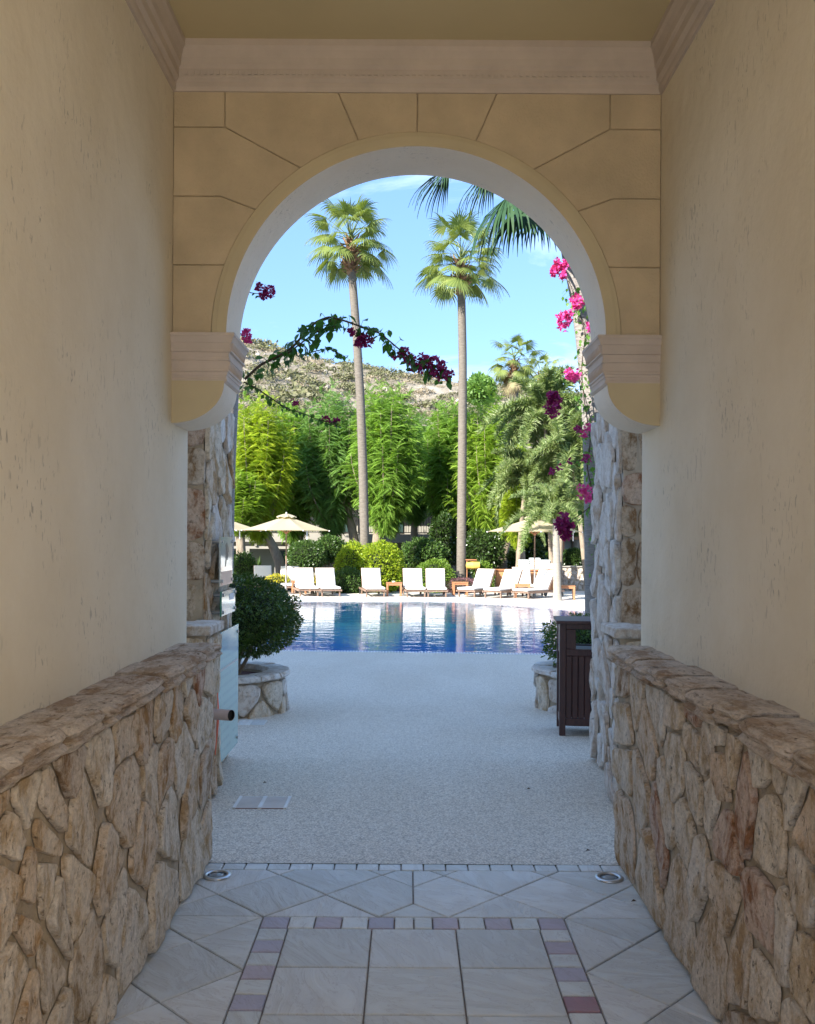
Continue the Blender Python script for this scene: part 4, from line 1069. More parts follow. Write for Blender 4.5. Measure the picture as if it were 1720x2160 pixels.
# big drooping fronds seen below the arch
r9 = random.Random(77)
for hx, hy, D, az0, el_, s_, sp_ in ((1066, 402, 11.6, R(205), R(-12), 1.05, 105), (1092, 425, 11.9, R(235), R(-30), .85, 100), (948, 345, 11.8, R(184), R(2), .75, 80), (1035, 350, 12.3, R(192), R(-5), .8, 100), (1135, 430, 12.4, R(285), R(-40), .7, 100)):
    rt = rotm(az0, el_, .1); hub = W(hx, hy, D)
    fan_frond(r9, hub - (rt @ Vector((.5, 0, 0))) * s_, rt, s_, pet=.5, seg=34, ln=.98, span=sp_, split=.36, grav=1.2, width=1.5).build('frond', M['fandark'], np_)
p = WP(12, [(468, 1420), (470, 1200), (474, 1000), (482, 850), (486, 700), (480, 500), (470, 250), (462, 50)]); p[0].z = gz(12) - .1
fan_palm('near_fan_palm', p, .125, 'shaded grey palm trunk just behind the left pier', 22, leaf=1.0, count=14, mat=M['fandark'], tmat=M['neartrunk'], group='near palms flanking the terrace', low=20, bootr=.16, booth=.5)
for (x, yt, D, sd_) in ((1084, 772, 50, 31), (1140, 800, 54, 33)):
    p = WP(D, [(x, 1150), (x, 950), (x, yt + 10)]); p[0].z = -1
    fan_palm('fan_palm', p, .26, ('distant fan palm with dry brown skirt above the trees' if sd_ == 31 else 'most distant fan palm, partly hidden by the palm clump at the right'), sd_, leaf=1.75, count=34, dry=.25, low=-70)

# plume (foxtail) palms
def fox_frond(seed, n=300, ln=1.0, arch_=.55, lf=.17):
    g_ = np.random.RandomState(seed); t_ = (np.arange(n) + g_.rand(n)) / n; t_ = .12 + .88 * t_
    x = ln * t_ * (1 - .18 * t_ ** 2); z = ln * (.28 * t_ - arch_ * t_ ** 2.2)
    TV = np.array([(0, -.007, 0), (0, .007, 0), (1, 0, -.25), (.5, .011, -.03), (.5, -.011, -.03)]) ; TV[:, 1] *= 6.0
    TF = np.array([(0, 1, 3, 4)]) ; TF2 = np.array([(4, 3, 2, 2)])
    az = g_.uniform(R(30), R(75), n) * g_.choice([-1, 1], n); el = g_.uniform(R(-50), R(55), n); rl = g_.uniform(-1.5, 1.5, n)
    TV = np.array([(0, -.04, 0), (.45, -.055, .0), (1, 0, -.22), (.45, .055, 0), (0, .04, 0)])
    V, Fc = inst_np(TV, np.array([(0, 1, 3, 4)]), rot_np(az, el, rl), np.stack([x, 0 * x, z], -1), lf * (1 - .45 * t_ ** 3) * g_.uniform(.8, 1.15, n))
    tri = (np.array([(1, 2, 3)])[None] + (np.arange(n) * 5)[:, None, None]).reshape(-1, 3)
    faces = [tuple(q) for q in Fc] + [tuple(q) for q in tri]
    mb = MB(); mb.add([tuple(q) for q in V], faces); tt = [0, .25, .5, .75, 1]
    mb.tube([(ln * q * (1 - .18 * q * q), 0, ln * (.28 * q - arch_ * q ** 2.2)) for q in tt], [.016, .013, .010, .007, .003], 4); return mb
FX = []
for k in range(3):
    o = fox_frond(k, 460, 1.0, (.5, .8, 1.1)[k], .21).build('frond', M['foxtail']); FX.append(o.data); bpy.data.objects.remove(o)
def foxtail(foot, crown_px, D, L_, count, label, seed, rad=.13, lo=-30, tm='bark'):
    r_ = random.Random(seed); c_ = W(*crown_px, D); b = Vector((W(*foot, D).x, D, -.37)); root = thing('plume_palm', b, label, 'palm tree', 'bushy plume palms at the right of the pool')
    Q = smooth_path([b, b.lerp(c_, .5), c_ + Vector((0, 0, -.1))]); n = len(Q)
    MB().tube(Q, [rad * (1.22 if i == 0 else 1.0 - .38 * (i / n) ** 2) for i in range(n)], 14).build('trunk', M[tm], root, smooth=True)
    for i in range(count):
        t_ = (i + .5) / count; el_ = R(78 - (78 - lo) * t_); s_ = L_ * r_.uniform(.85, 1.1)
        put(FX[0 if t_ < .3 else r_.choice((1, 2))], 'frond', root, c_, rotm(2.39996 * i + r_.uniform(-.3, .3), el_, r_.uniform(-.3, .3)), s_)
foxtail((1176, 1266), (1172, 1088), 28.8, 1.5, 13, 'plume palm with smooth pale trunk standing at the pool edge', 1, .125, 5, 'smoothtrunk')
foxtail((1166, 1240), (1150, 880), 34, 2.2, 28, 'tallest plume palm, behind the pool edge one', 2, .09)
foxtail((1088, 1240), (1108, 1010), 34.5, 1.7, 20, 'plume palm just above the right parasol', 3, .09)
foxtail((1240, 1240), (1208, 960), 33, 1.9, 24, 'plume palm partly hidden by the vine covered near palm', 4, .09)
foxtail((1180, 1240), (1185, 1050), 33.5, 1.6, 18, 'low plume palm right of the parasol', 5, .09)

# bushes
LT = np.array([(0, 0, 0), (.5, -.24, .05), (1, 0, -.05), (.5, .24, .05)]); LF = np.array([(0, 1, 2, 3)])
def bush(name, c, r_, n, lf, mat, label, cat='bush', group=None, seed=0, rough=.22, stems=True, flat=0, core=.80, kind=None, foot=None, shell=.30):
    g_ = np.random.RandomState(seed); rx, ry, rz = r_
    d = g_.normal(size=(n, 3)); d /= np.linalg.norm(d, axis=1)[:, None]
    if flat: d[:, 2] = np.maximum(d[:, 2], -flat)
    q = np.array([mnoise.noise(Vector(x * 2.6 + seed)) for x in d]); q2 = np.array([mnoise.noise(Vector(x * 7 + seed)) for x in d])
    k = (1 + rough * q + rough * .5 * q2) * (1 - shell * g_.rand(n) ** 1.6)
    P = d * k[:, None] * np.array([[rx, ry, rz]]) + np.array([c])
    az = np.arctan2(d[:, 1], d[:, 0]) + g_.uniform(-1.1, 1.1, n); el = np.arcsin(np.clip(d[:, 2], -1, 1)) * .7 + g_.uniform(-.9, .9, n)
    V, Fc = inst_np(LT, LF, rot_np(az, el, g_.uniform(-1.4, 1.4, n)), P, lf * g_.uniform(.65, 1.25, n))
    base = Vector((c[0], c[1], foot if foot is not None else c[2] - rz)); root = thing(name, base, label, cat, group)
    np_build('foliage', V, Fc, mat, root)
    if core:  # closed dark shell added behind the leaves
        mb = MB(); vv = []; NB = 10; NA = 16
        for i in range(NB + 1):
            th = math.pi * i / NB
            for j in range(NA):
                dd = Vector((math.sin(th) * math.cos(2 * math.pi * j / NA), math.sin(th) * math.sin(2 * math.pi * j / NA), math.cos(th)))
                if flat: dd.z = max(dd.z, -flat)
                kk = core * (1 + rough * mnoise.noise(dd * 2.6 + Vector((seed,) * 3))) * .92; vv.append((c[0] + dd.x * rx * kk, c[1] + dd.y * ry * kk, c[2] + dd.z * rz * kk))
        mb.add(vv, [(i * NA + j, (i + 1) * NA + j, (i + 1) * NA + (j + 1) % NA, i * NA + (j + 1) % NA) for i in range(NB) for j in range(NA)]); mb.build('dark_core', M['core'], root)
    if stems:
        mb = MB(); rr_ = random.Random(seed)
        for k in range(6):
            a = rr_.uniform(0, 6.28); e_ = Vector((c[0] + math.cos(a) * rx * .5, c[1] + math.sin(a) * ry * .5, c[2] - rz * .25)); s0 = Vector((c[0] + math.cos(a) * rx * .10, c[1] + math.sin(a) * ry * .10, base.z - .03))
            mb.tube([s0, s0.lerp(e_, .5) + Vector((rr_.uniform(-.04, .04) * rx, 0, 0)), e_], [.022, .018, .010], 6)
        mb.build('stem', M['bark'], root, smooth=True)
    return root
def pxbush(x0, y0, x1, y1, D, mat, label, seed, n=3800, lf=.10, ry=None, **kw):
    a = W((x0 + x1) / 2, (y0 + y1) / 2, D); rx = (x1 - x0) / 2 * D / F; rz = (y1 - y0) / 2 * D / F
    return bush('bush', (a.x, a.y, a.z), (rx, ry or rx * .8, rz), n, lf, mat, label, seed=seed, foot=-.25, **kw)
GB = 'garden bushes behind the loungers'
pxbush(604, 1140, 690, 1204, 36, M['bushM'], 'round clipped green bush right of the left parasol pole', 41, 5200, .085, group=GB, rough=.08)
pxbush(664, 1130, 728, 1186, 36.6, M['bushM'], 'loose dark bush with pale leaf tips beside the round clipped bush', 42, 3600, .10, group=GB)
pxbush(706, 1146, 782, 1252, 33.0, M['bushY'], 'bright yellow-green bush left of the first palm trunk', 43, 6500, .085, group=GB, rough=.15)
pxbush(752, 1143, 852, 1252, 32.6, M['bushY'], 'large yellow-green bush wrapping the first palm trunk', 44, 8500, .09, group=GB, rough=.18)
pxbush(876, 1180, 958, 1256, 32.9, M['bushB'], 'small light green bush behind the two middle loungers', 45, 5200, .08, group=GB, rough=.15)
pxbush(846, 1138, 940, 1198, 36.4, M['bushM'], 'glossy dark shrub under the balcony', 46, 4200, .12, group=GB, rough=.3)
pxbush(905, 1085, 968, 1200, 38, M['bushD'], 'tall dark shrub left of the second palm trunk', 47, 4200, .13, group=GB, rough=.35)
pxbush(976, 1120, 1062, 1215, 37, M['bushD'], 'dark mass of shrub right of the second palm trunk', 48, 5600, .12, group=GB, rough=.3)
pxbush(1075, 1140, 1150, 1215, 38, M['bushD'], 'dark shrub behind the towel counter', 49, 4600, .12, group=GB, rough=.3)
pxbush(1003, 1186, 1042, 1256, 33.5, M['bushB'], 'leafy green shrub beside the yellow board stand', 50, 2600, .09, group=GB)
pxbush(486, 1165, 540, 1235, 35, M['bushM'], 'low green shrub before the dark green door', 51, 2600, .10, group=GB)
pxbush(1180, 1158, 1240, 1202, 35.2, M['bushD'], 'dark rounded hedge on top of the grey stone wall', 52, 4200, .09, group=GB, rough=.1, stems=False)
pxbush(1140, 1166, 1178, 1196, 40, M['bushB'], 'small bright shrub beyond the towel stacks', 53, 1800, .09, group=GB)
pxbush(700, 1198, 770, 1262, 32.2, M['bushM'], 'low green hedge below the yellow-green bush', 54, 3800, .08, group=GB, rough=.1)
for i, (x, y, D) in enumerate(((585, 1222, 32.6), (668, 1224, 32.4))):
    a = W(x, y, D); bush('flower_bed', (a.x, a.y, a.z), (.42, .3, .16), 900, .07, M['yflower'], ('yellow flowering clump left of the parasol pole', 'yellow flowering clump between two left loungers')[i], 'flowers', 'yellow flowers behind the loungers', seed=60 + i, stems=False, foot=-.3)
a = W(972, 1236, 32.6); bush('ground_cover', (a.x, a.y, a.z), (.75, .35, .26), 3200, .05, M['purple'], 'purple leaved low shrub at the foot of the second palm', 'shrub', None, seed=70, stems=False, foot=-.3)
for i, (x, y, D) in enumerate(((546, 1200, 36), (1010, 1200, 34))):
    c_ = W(x, y, D); root = thing('spiky_plant', c_, ('grey spiky agave like plant before the white wall', 'thin upright green plant under the yellow board')[i], 'plant')
    mb = MB(); r3 = random.Random(i)
    for k in range(16):
        a = r3.uniform(0, 6.28); l_ = r3.uniform(.35, .6); d = Vector((math.cos(a) * .5, math.sin(a) * .5, r3.uniform(.6, 1))) * l_; s_ = Vector((-math.sin(a), math.cos(a), 0)) * .02
        mb.add([c_ - s_, c_ + s_, c_ + d * .5 + s_ * .8, c_ + d, c_ + d * .5 - s_ * .8], [(0, 1, 2, 4), (4, 2, 3)])
    mb.build('leaves', M['bushM'], root, stuff=True)

# ------------------------------------------------------------------ planters on the terrace
def planter(cx, cy, r_, top, label, seed):
    z0 = gz(cy) - .05; root = thing('stone_planter', (cx, cy, z0), label, 'planter', 'round stone planters')
    MB().lathe([(r_ - .03, 0), (r_ - .03, top - z0 - .05), (r_ - .20, top - z0 - .05), (r_ - .2, top - z0 - .10)], (cx, cy, z0), 40, cap=False).build('mortar', M['mortar'], root, smooth=True)
    MB().lathe([(r_ - .18, top - .07), (.01, top - .04)], (cx, cy, 0), 24).build('soil', M['soil'], root)
    rr_ = random.Random(seed); circ = 2 * math.pi * r_; sd_ = []
    for _ in range(600):
        u, z = rr_.uniform(0, circ), rr_.uniform(.02, top - z0 - .07)
        if all(math.hypot((u - q[0]) * .9, (z - q[1]) * .8) > .19 for q in sd_): sd_.append((u, z))
    def fr(u, v_, d): a = u / r_; return (cx + (r_ - .03 + d) * math.cos(a), cy + (r_ - .03 + d) * math.sin(a), z0 + v_)
    for p in cells(sd_, (0, 0, circ, top - z0 - .06), .024, 1.15):
        stone(p, fr, M['stone'] if rr_.random() < .5 else M['palestone'], root, depth=.03 + rr_.uniform(-.004, .008), n=16, rough=1)
    n = 15; a = 0
    for k in range(n):
        a0, a1 = 2 * math.pi * (k + .02) / n, 2 * math.pi * (k + .98) / n; v = []; f = []; sd2 = rr_.uniform(0, 9); hh = rr_.uniform(-.006, .006)
        pf_ = [(r_ - .17, -.05), (r_ + .01, -.055), (r_ + .035, -.04), (r_ + .03, -.012), (r_ + .018, 0.0), (r_ - .17, 0.0)]
        for i in range(6):
            aa = a0 + (a1 - a0) * i / 5
            for rr2, zz in pf_: q = rr2 + (.014 * fbm(aa * 6, zz * 30, sd2) if rr2 > r_ else 0); v.append((cx + q * math.cos(aa), cy + q * math.sin(aa), top + zz + hh))
        for i in range(5):
            for j in range(6): f.append((i * 6 + j, (i + 1) * 6 + j, (i + 1) * 6 + (j + 1) % 6, i * 6 + (j + 1) % 6))
        f += [tuple(reversed(range(6))), tuple(range(30, 36))]; MB().add(v, f).build('rim_stone', M['palestone'], root, fixn=True)
planter(-1.74, 8.78, .57, .30, 'round stone planter holding the big clipped bush, left', 4)
planter(1.81, 9.1, .58, .30, 'round stone planter half hidden by the litter bin, right', 5)
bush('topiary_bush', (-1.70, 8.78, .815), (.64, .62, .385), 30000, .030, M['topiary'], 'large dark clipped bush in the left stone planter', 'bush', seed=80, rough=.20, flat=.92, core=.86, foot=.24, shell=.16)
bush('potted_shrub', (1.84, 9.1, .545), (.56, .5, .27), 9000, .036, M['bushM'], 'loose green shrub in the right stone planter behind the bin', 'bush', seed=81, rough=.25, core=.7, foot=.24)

# ------------------------------------------------------------------ litter bin
bx, by = 1.20, 7.5; zb = gz(by); rb = Matrix.Rotation(R(-6), 3, 'Z'); bc = (bx, by, zb)
bn = thing('litter_bin', (bx, by, zb), 'dark red-brown wooden slatted litter bin beside the right pier', 'litter bin')
wd, dp_ = .50, .42
def bb(a, b, nm, mat=M['binwood'], par=None):
    mb = MB(); mb.cbox((a[0], a[1], a[2]), (b[0], b[1], b[2]), .004); mb.v = [tuple(rb @ Vector(q) + Vector(bc)) for q in mb.v]; return mb.build(nm, mat, par or bn)
for (x0, y0) in ((0, 0), (wd - .05, 0), (0, dp_ - .05), (wd - .05, dp_ - .05)): bb((x0, y0, 0), (x0 + .05, y0 + .05, .905), 'post')
bb((-.03, -.03, .905), (wd + .03, dp_ + .03, .932), 'lid')
for y0 in (.008, dp_ - .042): bb((.05, y0, .08), (wd - .05, y0 + .034, .14), 'rail'); bb((.05, y0, .645), (wd - .05, y0 + .034, .70), 'rail'); bb((.05, y0, .86), (wd - .05, y0 + .034, .905), 'rail')
for x0 in (.008, wd - .042): bb((x0, .05, .08), (x0 + .034, dp_ - .05, .14), 'rail'); bb((x0, .05, .645), (x0 + .034, dp_ - .05, .70), 'rail'); bb((x0, .05, .70), (x0 + .03, dp_ - .05, .905), 'side_board')
for i in range(8): bb((.052 + i * .0497, .014, .14), (.052 + i * .0497 + .046, .032, .645), 'slat'); bb((.052 + i * .0497, dp_ - .034, .14), (.052 + i * .0497 + .046, dp_ - .016, .645), 'slat')
for i in range(6): bb((.014, .052 + i * .053, .14), (.032, .052 + i * .053 + .049, .645), 'slat'); bb((wd - .032, .052 + i * .053, .14), (wd - .014, .052 + i * .053 + .049, .645), 'slat')
bb((.05, .01, .70), (.13, .04, .86), 'face_board'); bb((wd - .13, .01, .70), (wd - .05, .04, .86), 'face_board')
bb((.06, .06, .16), (wd - .06, dp_ - .06, .69), 'liner', M['black'])

# ------------------------------------------------------------------ loungers
def make_lounger():
    root = thing('sun_lounger', (0, 0, 0), '', 'sun lounger', 'white cushioned loungers along the far pool edge')
    w_ = .33; mb = MB()
    for s in (-1, 1): mb.cbox((s * w_ - .02, -.95, .17), (s * w_ + .02, .95, .23), .004)
    mb.build('frame', M['teak_grey'], root)
    for yy in (-.93, -.1, .85): MB().cbox((-w_ + .02, yy, .18), (w_ - .02, yy + .05, .215), .003).build('crossbar', M['teak_grey'], root)
    for s in (-1, 1):
        for yy in (-.88, .55): MB().add([], []).cbox((s * w_ - .022 - s * .045, yy, 0), (s * w_ + .022 - s * .045, yy + .06, .20), .004).build('leg', M['teak_grey'], root)
        mb = MB(); mb.tube([(s * w_ - .02, .82, .085), (s * w_ + .02, .82, .085)], .085, 14); mb.build('wheel', M['black'], root)
    for i in range(11): MB().box((-w_ + .02, -.93 + i * .10, .232), (w_ - .02, -.93 + i * .10 + .065, .245)).build('slat', M['teak_grey'], root)
    MB().cbox((-.315, -.96, .246), (.315, .17, .315), .022).build('seat_cushion', M['cushion'], root)
    rt = Matrix.Rotation(R(58), 3, 'X'); c_ = Vector((0, .14, .25))
    mb = MB(); mb.cbox((-.315, 0, .03), (.315, .70, .10), .022); mb.v = [tuple(rt @ Vector(q) + c_) for q in mb.v]; mb.build('back_cushion', M['cushion'], root)
    mb = MB(); mb.box((-w_, 0, 0), (-w_ + .035, .74, .028)); mb.box((w_ - .035, 0, 0), (w_, .74, .028)); mb.box((-w_ + .035, .70, 0), (w_ - .035, .74, .028))
    for i in range(6): mb.box((-w_ + .035, .06 + i * .105, .005), (w_ - .035, .06 + i * .105 + .06, .024))
    mb.v = [tuple(rt @ Vector(q) + c_) for q in mb.v]; mb.build('back_frame', M['teak_grey'], root)
    MB().tube([(0, .42, .62), (0, .62, .20)], .014, 6).build('prop', M['teak_grey'], root)
    return root
lp = make_lounger()
LG = [(556, 33.2, 12, 'white lounger furthest left, its back just showing over the clipped bush'), (611, 32.6, 6, 'white lounger behind the left parasol pole'), (645, 30.9, 14, 'white lounger lying in the shade of the left parasol'), (690, 30.9, 14, 'white lounger just right of the one shaded by the parasol'),
      (786, 30.9, 9, 'lone white lounger before the big yellow-green bush'), (873, 30.9, 5, 'white lounger just right of the table with the ashtray'), (920, 30.9, 1, 'white lounger straight on, before the light green bush'),
      (1012, 30.9, -33, 'white lounger turned left, right beside the second palm foot'), (1069, 30.5, -36, 'white lounger turned left in front of the wooden counter'), (1136, 30.2, -46, 'white lounger turned left under the right parasol beside the pale trunk'), (1103, 33.0, 0, 'white lounger back half hidden between the two right loungers')]
for i, (x, D, a, lb) in enumerate(LG):
    o = lp if i == 0 else copy_tree(lp); q = W(x, 1135, D); o.location = (q.x, D, -.358); o.rotation_euler = (0, 0, R(a)); o['label'] = lb
# side tables
def make_table():
    root = thing('side_table', (0, 0, 0), '', 'side table', 'teak side tables between the loungers')
    for s in (-1, 1):
        for u in (-1, 1): MB().cbox((s * .22 - .03, u * .19 - .03, 0), (s * .22 + .03, u * .19 + .03, .415), .004).build('leg', M['teak'], root)
    for i in range(6): MB().cbox((-.26, -.225 + i * .076, .417), (.26, -.225 + i * .076 + .070, .445), .003).build('slat', M['teak'], root)
    mb = MB(); mb.box((-.19, -.205, .355), (.19, -.18, .414)); mb.box((-.19, .18, .355), (.19, .205, .414)); mb.box((-.235, -.16, .355), (-.21, .16, .414)); mb.box((.21, -.16, .355), (.235, .16, .414)); mb.build('apron', M['teak'], root)
    return root
tb = make_table()
TB = [(832, 30.6, 2, 'teak side table with a small white ashtray, left of centre'), (971, 31.2, 3, 'teak side table at the foot of the second palm'), (1103, 30.2, -8, 'teak side table between the two loungers at the right parasol'), (1196, 29.3, -6, 'teak side table right of the pale plume palm trunk'), (632, 31.6, 4, 'teak side table beside the lounger in parasol shade'), (668, 33.0, 4, 'teak side table glimpsed between two left loungers')]
for i, (x, D, a, lb) in enumerate(TB):
    o = tb if i == 0 else copy_tree(tb); q = W(x, 1135, D); o.location = (q.x, D, -.358); o.rotation_euler = (0, 0, R(a)); o['label'] = lb
q = W(831, 1135, 30.6); tag(MB().lathe([(.04, 0), (.055, .03), (.05, .045), (.03, .02)], (q.x, 30.6, .088), 14).build('ashtray', M['cushion'], None, smooth=True), 'small white ashtray on the teak side table', 'ashtray')

# parasols
def make_parasol():
    root = thing('parasol', (0, 0, 0), '', 'parasol', 'cream parasols over the loungers')
    MB().lathe([(.28, 0), (.28, .04), (.06, .06), (.035, .30), (.03, .30)], (0, 0, 0), 20).build('base', M['pole'], root)
    MB().tube([(0, 0, .05), (0, 0, 1.0)], .028, 12).build('pole', M['pole'], root, smooth=True); MB().tube([(0, 0, 1.0), (0, 0, 2.60)], .023, 12).build('upper_pole', M['teak_grey'], root, smooth=True)
    R0 = 1.56; z0, z1 = 2.14, 2.62; v = []; f = []; nr = 6
    for i in range(nr + 1):
        u = i / nr
        for k in range(32):
            a = 2 * math.pi * (k + .0) / 32 + R(22.5); seg = (k % 4) / 4; sag = 1 - .07 * math.sin(math.pi * seg); rr_ = (.06 + (R0 - .06) * u) * (math.cos(R(22.5)) / math.cos((seg - .5) * R(45)) if False else sag)
            v.append((rr_ * math.cos(a), rr_ * math.sin(a), z1 + (z0 - z1) * u ** .93 - .05 * math.sin(math.pi * seg) * u * (1 - u) * 2))
    for i in range(nr):
        for k in range(32): f.append((i * 32 + k, (i + 1) * 32 + k, (i + 1) * 32 + (k + 1) % 32, i * 32 + (k + 1) % 32))
    can = MB().add(v, f).build('canopy', M['canopy'], root)
    v = []; f = []
    for i, (rr0, zz) in enumerate(((.02, 2.71), (.12, 2.69), (.26, 2.625), (.34, 2.585))):
        for k in range(32):
            a = 2 * math.pi * k / 32 + R(22.5); fl_ = (.022 * math.sin(a * 8) if i > 1 else 0); v.append((rr0 * math.cos(a), rr0 * math.sin(a), zz + fl_))
    for i in range(3):
        for k in range(32): f.append((i * 32 + k, (i + 1) * 32 + k, (i + 1) * 32 + (k + 1) % 32, i * 32 + (k + 1) % 32))
    MB().add(v, f).build('vent_cap', M['canopy'], can); MB().lathe([(.02, 2.70), (.03, 2.73), (.015, 2.76)], (0, 0, 0), 10).build('finial', M['cushion'], root)
    for k in range(8):
        a = 2 * math.pi * k / 8 + R(22.5); c_, s_ = math.cos(a), math.sin(a)
        rb_ = MB().tube([(.05 * c_, .05 * s_, 2.575), (R0 * .985 * c_, R0 * .985 * s_, 2.128)], .011, 5).build('rib', M['teak'], root)
        MB().tube([(.03 * c_, .03 * s_, 2.06), (.62 * c_, .62 * s_, 2.385)], .012, 5).build('strut', M['teak'], rb_)
        MB().box((R0 * c_ - .02, R0 * s_ - .02, 2.115), (R0 * c_ + .02, R0 * s_ + .02, 2.15)).build('rib_pocket', M['cushion'], rb_)
    MB().lathe([(.045, 2.02), (.05, 2.05), (.045, 2.10)], (0, 0, 0), 12).build('runner', M['teak'], root)
    MB().box((.70, -1.2, 1.84), (.735, -1.195, 2.14)).build('tie_strap', M['cushion'], root)
    return root
pr0 = make_parasol()
for i, (x, D, lb) in enumerate(((604, 31.4, 'cream parasol standing behind the big clipped bush'), (1128, 30.6, 'cream parasol beside the pale plume palm trunk, right'), (462, 32.6, 'cream parasol whose edge just shows past the left pier'))):
    o = pr0 if i == 0 else copy_tree(pr0); q = W(x, 1135, D); o.location = (q.x, D, -.358); o['label'] = lb; o.rotation_euler = (0, 0, R((5, 22, 10)[i]))

# towel counter
ct = thing('towel_counter', (W(1106, 1135, 34).x, 34, -.36), 'low wooden towel counter behind the right loungers', 'counter')
x0, x1 = W(1046, 1135, 34).x, W(1180, 1135, 34).x; zt_ = W(1100, 1201, 34).z
nP = 5
for i in range(nP):
    a = x0 + (x1 - x0) * i / nP; b = x0 + (x1 - x0) * (i + 1) / nP; MB().cbox((a + .006, 33.8, -.36), (b - .006, 34.3, zt_ - .04), .004).build('panel', M['counterwood'], ct)
MB().cbox((x0 - .05, 33.74, zt_ - .04), (x1 + .03, 34.4, zt_), .005).build('worktop', M['teak'], ct)
k = 0
for si, (xx, nT) in enumerate(((1106, 5), (1129, 6), (1149, 5), (1166, 3))):
    for j in range(nT):
        q = W(xx, 1135, 34); dx = rnd.uniform(-.012, .012); h_ = .068
        o = MB().cbox((q.x - .20 + dx, 33.86, zt_ + j * (h_ + .002)), (q.x + .19 + dx, 34.2, zt_ + j * (h_ + .002) + h_), .026).build('folded_towel', M['towel'])
        tag(o, 'folded pale towel, %s in the %s towel pile on the counter' % (('bottom one', 'second up', 'third up', 'fourth up', 'fifth up', 'sixth up')[j], ('leftmost', 'tallest', 'third', 'lowest')[si]), 'towel', 'towels piled on the counter')
# yellow board on stand
ys = thing('rescue_stand', W(998, 1215, 33), 'small wooden stand carrying a yellow board beside the second palm', 'stand')
a = W(984, 1183, 33); b = W(1008, 1200, 33)
MB().cbox((a.x, 33.0, b.z - .03), (a.x + .04, 33.06, a.z + .02), .003).build('post', M['teak'], ys); MB().cbox((b.x - .06, 33.3, -.4), (b.x - .02, 33.34, b.z), .003).build('post', M['teak'], ys)
MB().cbox((a.x + .0, 32.95, b.z - .04), (a.x + .03, 33.0, -.35), .0).build('leg', M['teak'], ys)
mb = MB(); mb.box((a.x - .02, 32.95, a.z + .02), (b.x - .04, 33.35, a.z + .05)); mb.build('roof_board', M['teak'], ys)
MB().lathe([(.02, -.22), (.10, -.2), (.12, 0), (.10, .2), (.02, .22)], (0, 0, 0), 14).build('tmp', M['yellow'])
tmp = bpy.data.objects['tmp']; tmp.name = 'yellow_board'; tmp.data.name = 'yellow_board'; tmp.parent = ys; tmp.matrix_local = Matrix.Translation(Vector(((a.x + b.x) / 2 + .03, 32.98, (a.z + b.z) / 2 - .02)) - Vector(ys.location)) @ Matrix.Rotation(R(88), 4, 'Y') @ Matrix.Scale(1.15, 4)
# grey stone wall at right
gw = thing('garden_wall', (4.8, 34.6, -.36), 'grey rubble garden wall behind the side table at the right', 'wall')
xa = W(1182, 1135, 34.2).x; zt2 = W(1200, 1194, 34.2).z
MB().box((xa, 34.23, -.6), (xa + 6, 34.6, zt2 - .05)).build('mortar', M['mortar'], gw); MB().cbox((xa - .03, 34.16, zt2 - .05), (xa + 6.03, 34.64, zt2), .01).build('coping', M['shade'], gw)
sd_ = []
for _ in range(500):
    u, z = rnd.uniform(xa, xa + 1.7), rnd.uniform(-.3, zt2 - .08)
    if all(math.hypot(u - q[0], z - q[1]) > .17 for q in sd_): sd_.append((u, z))
for p in cells(sd_, (xa, -.36, xa + 1.8, zt2 - .055), .024): stone(p, lambda u, v_, d: (u, 34.23 - d, v_), M['greystone'], gw, depth=.025, n=12, rough=.7, rings=((1, 0), (1, .7), (.85, 1)))

# ------------------------------------------------------------------ far buildings
hb = thing('balcony_building', (0, 47, -1.1), 'two storey white hotel block with black balcony railings behind the trees', 'building')
D = 46.0; sl0, sl1 = W(860, 1145, D).z, W(860, 1127, D).z; xl, xr = W(430, 1135, D).x, W(1010, 1135, D).x
MB().box((xl, 47.5, -1.2), (xr, 56, sl0)).build('ground_floor_wall', M['shaded_whitewall'], hb); MB().box((xl, 48.3, sl1), (xr, 56, sl1 + 2.7)).build('upper_floor_wall', M['shaded_whitewall'], hb)
MB().box((xl, 45.9, sl0), (xr, 56, sl1)).build('balcony_slab', M['shade'], hb); 
MB().add([(xl - .5, 45.5, sl1 + 2.7), (xr + .5, 45.5, sl1 + 2.7), (xr + .5, 57, sl1 + 2.7), (xl - .5, 57, sl1 + 2.7), (xl, 51, sl1 + 4.1), (xr, 51, sl1 + 4.1)], [(0, 1, 5, 4), (2, 3, 4, 5), (1, 2, 5), (3, 0, 4), (0, 3, 2, 1)]).build('roof', M['rooftile'], hb)
rl = MB(); rl.box((xl, 46.0, sl1 + .98), (xr, 46.05, sl1 + 1.03)); rl.box((xl, 46.0, sl1 + .06), (xr, 46.05, sl1 + .10)); rail = rl.build('railing', M['black'], hb)
x = xl; k = 0; mbb = MB()
while x < xr:
    if k % 12 == 0: MB().box((x, 45.99, sl1), (x + .06, 46.06, sl1 + 1.03)).build('railing_post', M['black'], rail)
    else: mbb.box((x, 46.01, sl1 + .1), (x + .022, 46.04, sl1 + .98))
    x += .125; k += 1
mbb.build('baluster', M['black'], rail, stuff=True)
for px in (520, 640, 760, 918, 1000):
    q = W(px, 1135, 46.3); MB().box((q.x - .09, 46.2, sl1), (q.x + .09, 46.4, sl1 + 2.7)).build('column', M['black'] if px == 918 else M['shaded_whitewall'], hb); MB().box((q.x - .15, 46.3, -1.2), (q.x + .15, 46.6, sl0)).build('pillar', M['shaded_whitewall'], hb)
